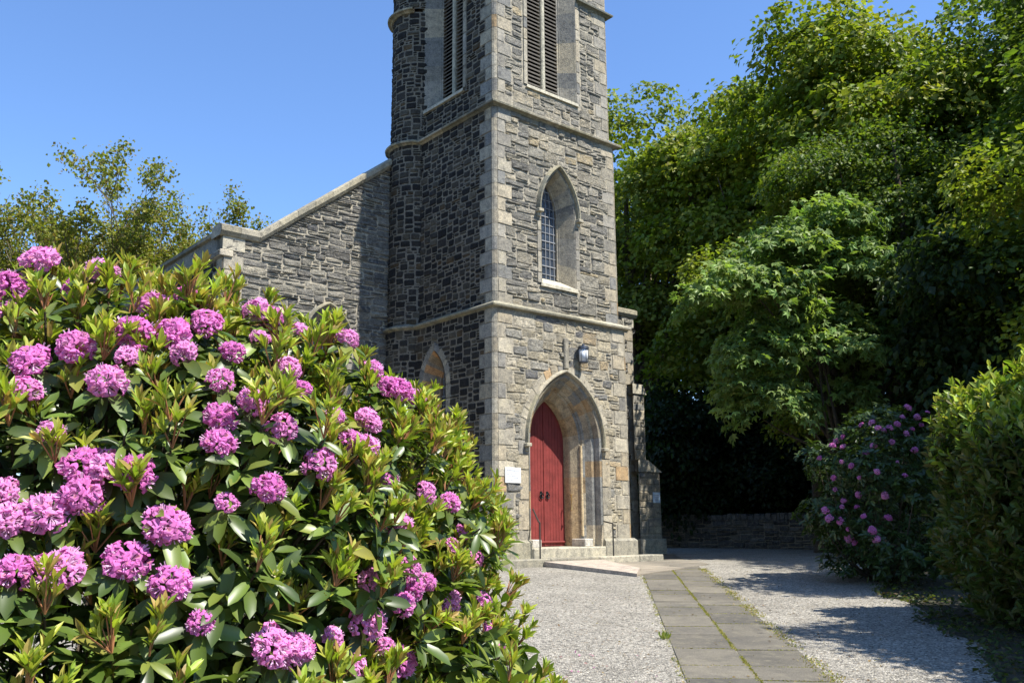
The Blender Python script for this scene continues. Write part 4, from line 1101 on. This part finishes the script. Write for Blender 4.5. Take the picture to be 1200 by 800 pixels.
lv, st = new_growth(P[sel]+A[sel]*.01, A[sel]*.6+np.array([0, 0, .5]), 1.0, NC, (4, 9))
link('new_shoots', fastmesh('new_shoots', lv[0]-brt, lv[1], lv[2], M['leaf_new'], lv[3]), bush)
B_ = P-unit(P-(brt+[0, 0, .3]))*rng.uniform(.2, .5, (len(P), 1))-[0, 0, .05]
tw = tubes_bulk(B_, P, .006, .0035, (.10, .065, .04), 4); link('twigs', fastmesh('twigs', tw[0]-brt, tw[1], tw[2], M['bark'], tw[3]), bush)
link('shoot_stems', fastmesh('shoot_stems', st[0]-brt, st[1], st[2], M['shoot'], st[3]), bush)
mb = MB()
for i in rng.choice(len(B_), 90, replace=False):
    b0 = brt*[1, 1, 0]+rng.normal(0, .25, 3)*[1, 1, 0]; e = B_[i]; md = (b0+e)/2+[0, 0, -.25]
    mb.tube([(b0*(1-u)**2+md*2*u*(1-u)+e*u*u)-brt for u in np.linspace(0, 1, 7)], np.linspace(.03, .007, 7), 5)
mb.build('branches', M['bark'], bush)
# tall leading shoots standing out of the outline (rooted in the bush)
# --- small rhododendron on the right
RB = Blob((6.55, 16.1, 1.75), (1.32, 1.4, 1.60), 2.1, .2, 3.2); r0t = np.array([6.4, 16.3, float(gz(0, 16.3))])
b2 = empty('rhododendron_bush', tuple(r0t), 'smaller dark rhododendron dotted with mauve flowers beside the bright shrub on the right', 'bush')
T2 = [(962, 538), (990, 514), (983, 519), (990, 526), (989, 543), (1001, 547), (979, 560), (1030, 504), (1042, 504), (1024, 526), (1044, 520), (1036, 507), (1056, 492), (1061, 511), (1068, 506), (1063, 478), (1091, 478), (1028, 554), (988, 590), (987, 597), (973, 608), (986, 611),
      (1005, 597), (1013, 608), (997, 619), (1023, 624), (1002, 638), (1028, 633), (1075, 489), (1015, 535), (968, 600), (1010, 560), (1050, 545), (975, 526), (1012, 500), (1024, 498), (1050, 500), (1080, 500), (1038, 580), (1060, 560), (980, 575), (1010, 580), (995, 632), (1040, 610), (1072, 530)]
t2p, t2a = [], []
for (px, py) in T2:
    q = None
    for k_ in range(14):
        q = RB.hit(px-(px-1035)*.03*k_, py+(580-py)*.03*k_, 10, 22)
        if q is not None: break
    if q is None: continue
    q = q*.3+at(px, py, q[1])*.7; a = unit(RB.grad(q[None])[0]*.8+np.array([0, 0, .5])); place_truss(b2, q+a*.05-r0t, a, rng.uniform(.08, .15)); t2p.append(q+a*.04); t2a.append(a)
n2 = 900; n2 = 1100; P = RB.sample(n2, .85, 1.06, lambda q: q[:, 2] > .75); A = unit(RB.grad(P)*.6+np.array([0, 0, .7])+rng.normal(0, .25, (n2, 3)))
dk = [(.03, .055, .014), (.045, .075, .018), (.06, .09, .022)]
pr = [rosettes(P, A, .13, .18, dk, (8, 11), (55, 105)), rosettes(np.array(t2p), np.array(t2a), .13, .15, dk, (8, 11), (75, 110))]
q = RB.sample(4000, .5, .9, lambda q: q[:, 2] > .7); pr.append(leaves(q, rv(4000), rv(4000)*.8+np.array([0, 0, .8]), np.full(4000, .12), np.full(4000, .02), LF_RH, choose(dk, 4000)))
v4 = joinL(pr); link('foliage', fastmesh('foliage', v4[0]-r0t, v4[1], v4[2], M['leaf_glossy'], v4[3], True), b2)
mb = MB()
for i in range(25):
    e = P[i]-r0t; mb.tube([e*u*[1, 1, u] for u in np.linspace(0, .95, 6)], np.linspace(.03, .008, 6), 5)
mb.build('branches', M['bark'], b2)
# --- bright leafy shrub at the right edge
def shrub(name, root, blobs, nsh, label, colsT, colsB, zsplit, lsize, cat='shrub'):
    rt = np.array(root); o = empty(name, root, label, cat); parts = []; sh = []; stems = []
    for bl, fr in blobs:
        n = int(nsh*fr); P = bl.sample(n, .84, 1.10, lambda q: q[:, 2] > rt[2]+.05); A = unit(bl.grad(P)*.55+np.array([0, 0, .85])+rng.normal(0, .3, (n, 3)))
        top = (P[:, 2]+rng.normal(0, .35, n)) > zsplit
        L_ = rng.uniform(.12, .34, n)*np.where(rng.random(n) < .12, 1.7, 1); Q = P+A*L_[:, None]*.6; stems.append((P-A*L_[:, None]*.4, Q))
        for (m_, cs) in ((top, colsT), (~top, colsB)):
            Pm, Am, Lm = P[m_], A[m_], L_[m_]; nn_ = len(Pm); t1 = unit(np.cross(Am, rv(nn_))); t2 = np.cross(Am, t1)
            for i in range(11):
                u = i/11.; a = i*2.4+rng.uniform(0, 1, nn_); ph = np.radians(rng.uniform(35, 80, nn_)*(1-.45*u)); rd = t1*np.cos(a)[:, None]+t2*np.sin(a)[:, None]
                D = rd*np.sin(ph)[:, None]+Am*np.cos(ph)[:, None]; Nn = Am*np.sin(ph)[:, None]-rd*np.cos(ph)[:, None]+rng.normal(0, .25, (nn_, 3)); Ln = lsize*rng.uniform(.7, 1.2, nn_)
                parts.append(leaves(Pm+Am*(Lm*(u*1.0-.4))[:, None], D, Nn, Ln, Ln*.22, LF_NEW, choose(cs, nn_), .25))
        nI = int(n*2.2); q = bl.sample(nI, .4, .86, lambda q: q[:, 2] > rt[2]); parts.append(leaves(q, rv(nI), rv(nI)*.8+np.array([0, 0, .7]), np.full(nI, lsize*1.2), np.full(nI, lsize*.35), LF_NEW, choose(colsB, nI)))
    v4 = joinL(parts); link('foliage', fastmesh('foliage', v4[0]-rt, v4[1], v4[2], M['leaf_new'], v4[3]), o)
    a = np.concatenate([s_[0] for s_ in stems]); b = np.concatenate([s_[1] for s_ in stems]); tw = tubes_bulk(a, b, .004, .0015, (.15, .11, .05), 3)
    link('twigs', fastmesh('twigs', tw[0]-rt, tw[1], tw[2], M['twig'], tw[3]), o)
    mb = MB()
    for i in rng.choice(len(a), 35, replace=False): e = a[i]-rt; mb.tube([e*np.array([u, u, u**.8]) for u in np.linspace(0, .95, 6)], np.linspace(.03, .008, 6), 5)
    mb.build('branches', M['bark'], o)
    return o
shrub('leafy_shrub', (6.55, 10.8, .40), [(Blob((6.7, 10.9, 1.45), (1.35, 1.6, 1.3), 2.2, .1), .34), (Blob((5.75, 10.2, 1.9), (.6, .8, .95), 2, 0), .13), (Blob((6.9, 10.7, 2.75), (.8, 1.1, 1.0), 2, 0), .22), (Blob((5.95, 11.3, 2.35), (.62, .7, .85), 2, .3), .12), (Blob((6.4, 9.6, 1.6), (.8, .7, 1.0), 2, 0), .19)], 3900,
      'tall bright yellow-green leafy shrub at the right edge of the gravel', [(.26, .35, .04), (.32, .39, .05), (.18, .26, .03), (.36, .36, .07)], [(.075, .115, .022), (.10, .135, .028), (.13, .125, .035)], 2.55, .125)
# --- ground cover and weeds
def scatter_cover():
    n = 5200; y = rng.uniform(6.5, 32, n); x = bed_x_np(y)+np.abs(rng.normal(0, .5, n))*1.1-.12
    P = np.stack([x, y, gz(x, y)+rng.uniform(.0, .10, n)], 1)
    v = leaves(P, rv(n)*[1, 1, .3], rv(n)*.6+np.array([0, 0, 1.]), rng.uniform(.04, .09, n), rng.uniform(.015, .03, n), LF_TREE, choose([(.05, .075, .018), (.035, .055, .015), (.09, .07, .04), (.10, .12, .03)], n))
    o = link('ground_cover', fastmesh('ground_cover', *v[:3], M['leaf_tree'], v[3])); tag(o, 'low ivy and fallen leaves along the edge of the shaded bed', 'ground cover', kind='stuff')
def bed_x_np(y): return np.array([bed_x(float(q)) for q in y])
scatter_cover()
# moss and grass in the slab joints and along the path edges
parts = []
def moss_line(a0, a1, b, n, sp, hh, cols):
    a = rng.uniform(a0, a1, n); keep = (np.sin(a*3.1)+np.sin(a*7.7+1)+rng.normal(0, .7, n)) > -.5; a = a[keep]; n = len(a); bb = b+rng.normal(0, sp, n)
    q = P0[None]+PD[None]*a[:, None]+PN[None]*bb[:, None]; P = np.stack([q[:, 0], q[:, 1], gz(q[:, 0], q[:, 1])+.010], 1)
    D = unit(rng.normal(0, .7, (n, 3))*[1, 1, 0]+np.array([0, 0, .6])); Ln = rng.uniform(.5, 1.4, n)*hh
    parts.append(leaves(P, D, rv(n), Ln, Ln*.28, LF_TREE, choose(cols, n)))
MC = [(.30, .27, .06), (.24, .24, .05), (.34, .27, .10), (.18, .20, .04)]
moss_line(5, 19.3, .611, 9000, .009, .016, MC); moss_line(5, 19.3, 1.235, 3800, .05, .022, MC+[(.34, .25, .12)]); moss_line(5, 19.3, -.02, 1500, .02, .018, MC)
for al, c_ in joints:
    if 5 < al < 19 and rng.random() < .75:
        n = 140; bb = rng.uniform(0, .61, n)+c_*.615; a = al+rng.normal(0, .006, n); q = P0[None]+PD[None]*a[:, None]+PN[None]*bb[:, None]
        P = np.stack([q[:, 0], q[:, 1], gz(q[:, 0], q[:, 1])+.010], 1); parts.append(leaves(P, rv(n)+np.array([0, 0, .6]), rv(n), np.full(n, .012), np.full(n, .006), LF_TREE, choose(MC, n)))
v4 = joinL(parts); o = link('moss', fastmesh('moss', *v4[:3], M['leaf_tree'], v4[3])); tag(o, 'yellowish moss and grass in the joints and along the edges of the slab path', 'moss', kind='stuff')
# little weed tufts
for i, (x, y, lab) in enumerate([(1.62, 10.3, 'small green weed at the left edge of the slab path')]):
    n = 26; P = np.zeros((n, 3)); P[:, :2] = rng.normal(0, .028, (n, 2)); D = unit(P*6+np.array([0, 0, .5])+rng.normal(0, .2, (n, 3))); Ln = rng.uniform(.04, .10, n)
    v = leaves(P, D, rv(n), Ln, Ln*.16, LF_NEW, choose([(.16, .22, .04), (.22, .24, .05)], n))
    o = link('weed_tuft', fastmesh('weed_tuft', *v[:3], M['leaf_new'], v[3]), None, (x, y, float(gz(x, y))+.006)); tag(o, lab, 'weed')
n = 900; x = rng.uniform(-2.5, 6.5, n); y = rng.uniform(5.5, 19, n); P = np.stack([x, y, gz(x, y)+.018], 1)
n3 = 260; x = rng.normal(.1, .5, n3); y = rng.uniform(3.0, 9.5, n3); P = np.concatenate([P, np.stack([x, y, gz(x, y)+.018], 1)]); n = len(P)
Ln = rng.uniform(.012, .045, n); cl = choose([(.13, .08, .035), (.20, .13, .05), (.09, .06, .03), (.22, .20, .06)], n); cl[-n3:] = (.5, .16, .38)
vf = leaves(P, rv(n)*[1, 1, .25], rv(n)*.4+np.array([0, 0, 1.]), Ln, Ln*.35, LF_TREE, cl)
o = link('leaf_litter', fastmesh('leaf_litter', *vf[:3], M['leaf_tree'], vf[3])); tag(o, 'scattered dead leaves and fallen petals on the gravel and slabs', 'leaf litter', kind='stuff')
# loose pebbles over the nearer gravel
n = 26000; y = 5.5+9*rng.random(n)**1.4; x = rng.uniform(-3.5, 6.5, n)
al = (x-P0[0])*PD[0]+y*PD[1]; bb = (x-P0[0])*PN[0]+y*PN[1]
k = ((bb < -.03) | (bb > 1.27)) & (x < bed_x_np(y)-.1); x, y = x[k], y[k]; n = len(x)
oc = np.array([(1, 0, 0), (.3, .9, .1), (-.9, .35, 0), (-.4, -.9, .05), (.5, -.8, 0), (0.1, .1, .75)]); of = np.array([(0, 1, 5), (1, 2, 5), (2, 3, 5), (3, 4, 5), (4, 0, 5)])
r_ = rng.uniform(.005, .013, n); an = rng.uniform(0, 6.28, n); X = oc[None, :, 0]*np.cos(an)[:, None]-oc[None, :, 1]*np.sin(an)[:, None]; Y_ = oc[None, :, 0]*np.sin(an)[:, None]+oc[None, :, 1]*np.cos(an)[:, None]
Vv = np.stack([x[:, None]+X*r_[:, None], y[:, None]+Y_*r_[:, None]*.8, (gz(x, y)+.005)[:, None]+oc[None, :, 2]*r_[:, None]*rng.uniform(.6, 1.2, (n, 1))], -1).reshape(-1, 3)
Fc = (of.ravel()[None]+(np.arange(n)*6)[:, None]).ravel(); cc = choose([(.29, .27, .235), (.23, .215, .19), (.15, .14, .125), (.36, .335, .29), (.26, .215, .16)], n)*rng.uniform(.8, 1.2, (n, 1))
o = link('loose_pebbles', fastmesh('loose_pebbles', Vv, Fc, np.full(n*5, 3), M['pebble'], np.repeat(cc, 6, 0))); tag(o, 'loose grey pebbles lying over the gravel forecourt', 'pebbles', kind='stuff')

# ---------------- low rubble wall at the back
WA, WB = np.array([4.6, 37.6]), np.array([11.6, 30.0])
lw = MB(); wd_ = WB-WA; Lw = np.linalg.norm(wd_); wd_ = wd_/Lw; wn = np.array([-wd_[1], wd_[0]])*-1
if wn @ (-WA) < 0: wn = -wn
Lw += 6
def fw(x, z, d): q = WA+wd_*x+wn*d; return np.array([q[0], q[1], .74+z])-np.array([WA[0], WA[1], .74])
backing(lw, fw, -2, Lw, -.3, 1.02, [], 0); backing(lw, lambda x, z, d: fw(x, z, -.4), -2, Lw, -.3, 1.02, [], 0)
mason(lw, fw, -2, Lw, 0, 1.02, lambda x, z: False, [((.16, .155, .145), 4), ((.11, .11, .105), 3), ((.22, .21, .18), 2)], cw=.1, ch=.075, wr=(2, 6), hr=(1, 3), h=.04, gap=.02, rough=.9, mi=1)
x = -2.
while x < Lw:
    l_ = rng.uniform(.12, .3); h_ = rng.uniform(.13, .24); lw.box((x+.01, 1.0, -.45), (x+l_-.01, 1.02+h_, .05), lambda a_, b_, c__: fw(a_, b_, c__), pick([((.17, .165, .15), 2), ((.24, .23, .2), 1)]), 1, bev=.025); x += l_
o = lw.build('stone_wall', MATS, None, (WA[0], WA[1], .74)); tag(o, 'low dark rubble wall with upright coping stones at the back of the forecourt', 'wall')
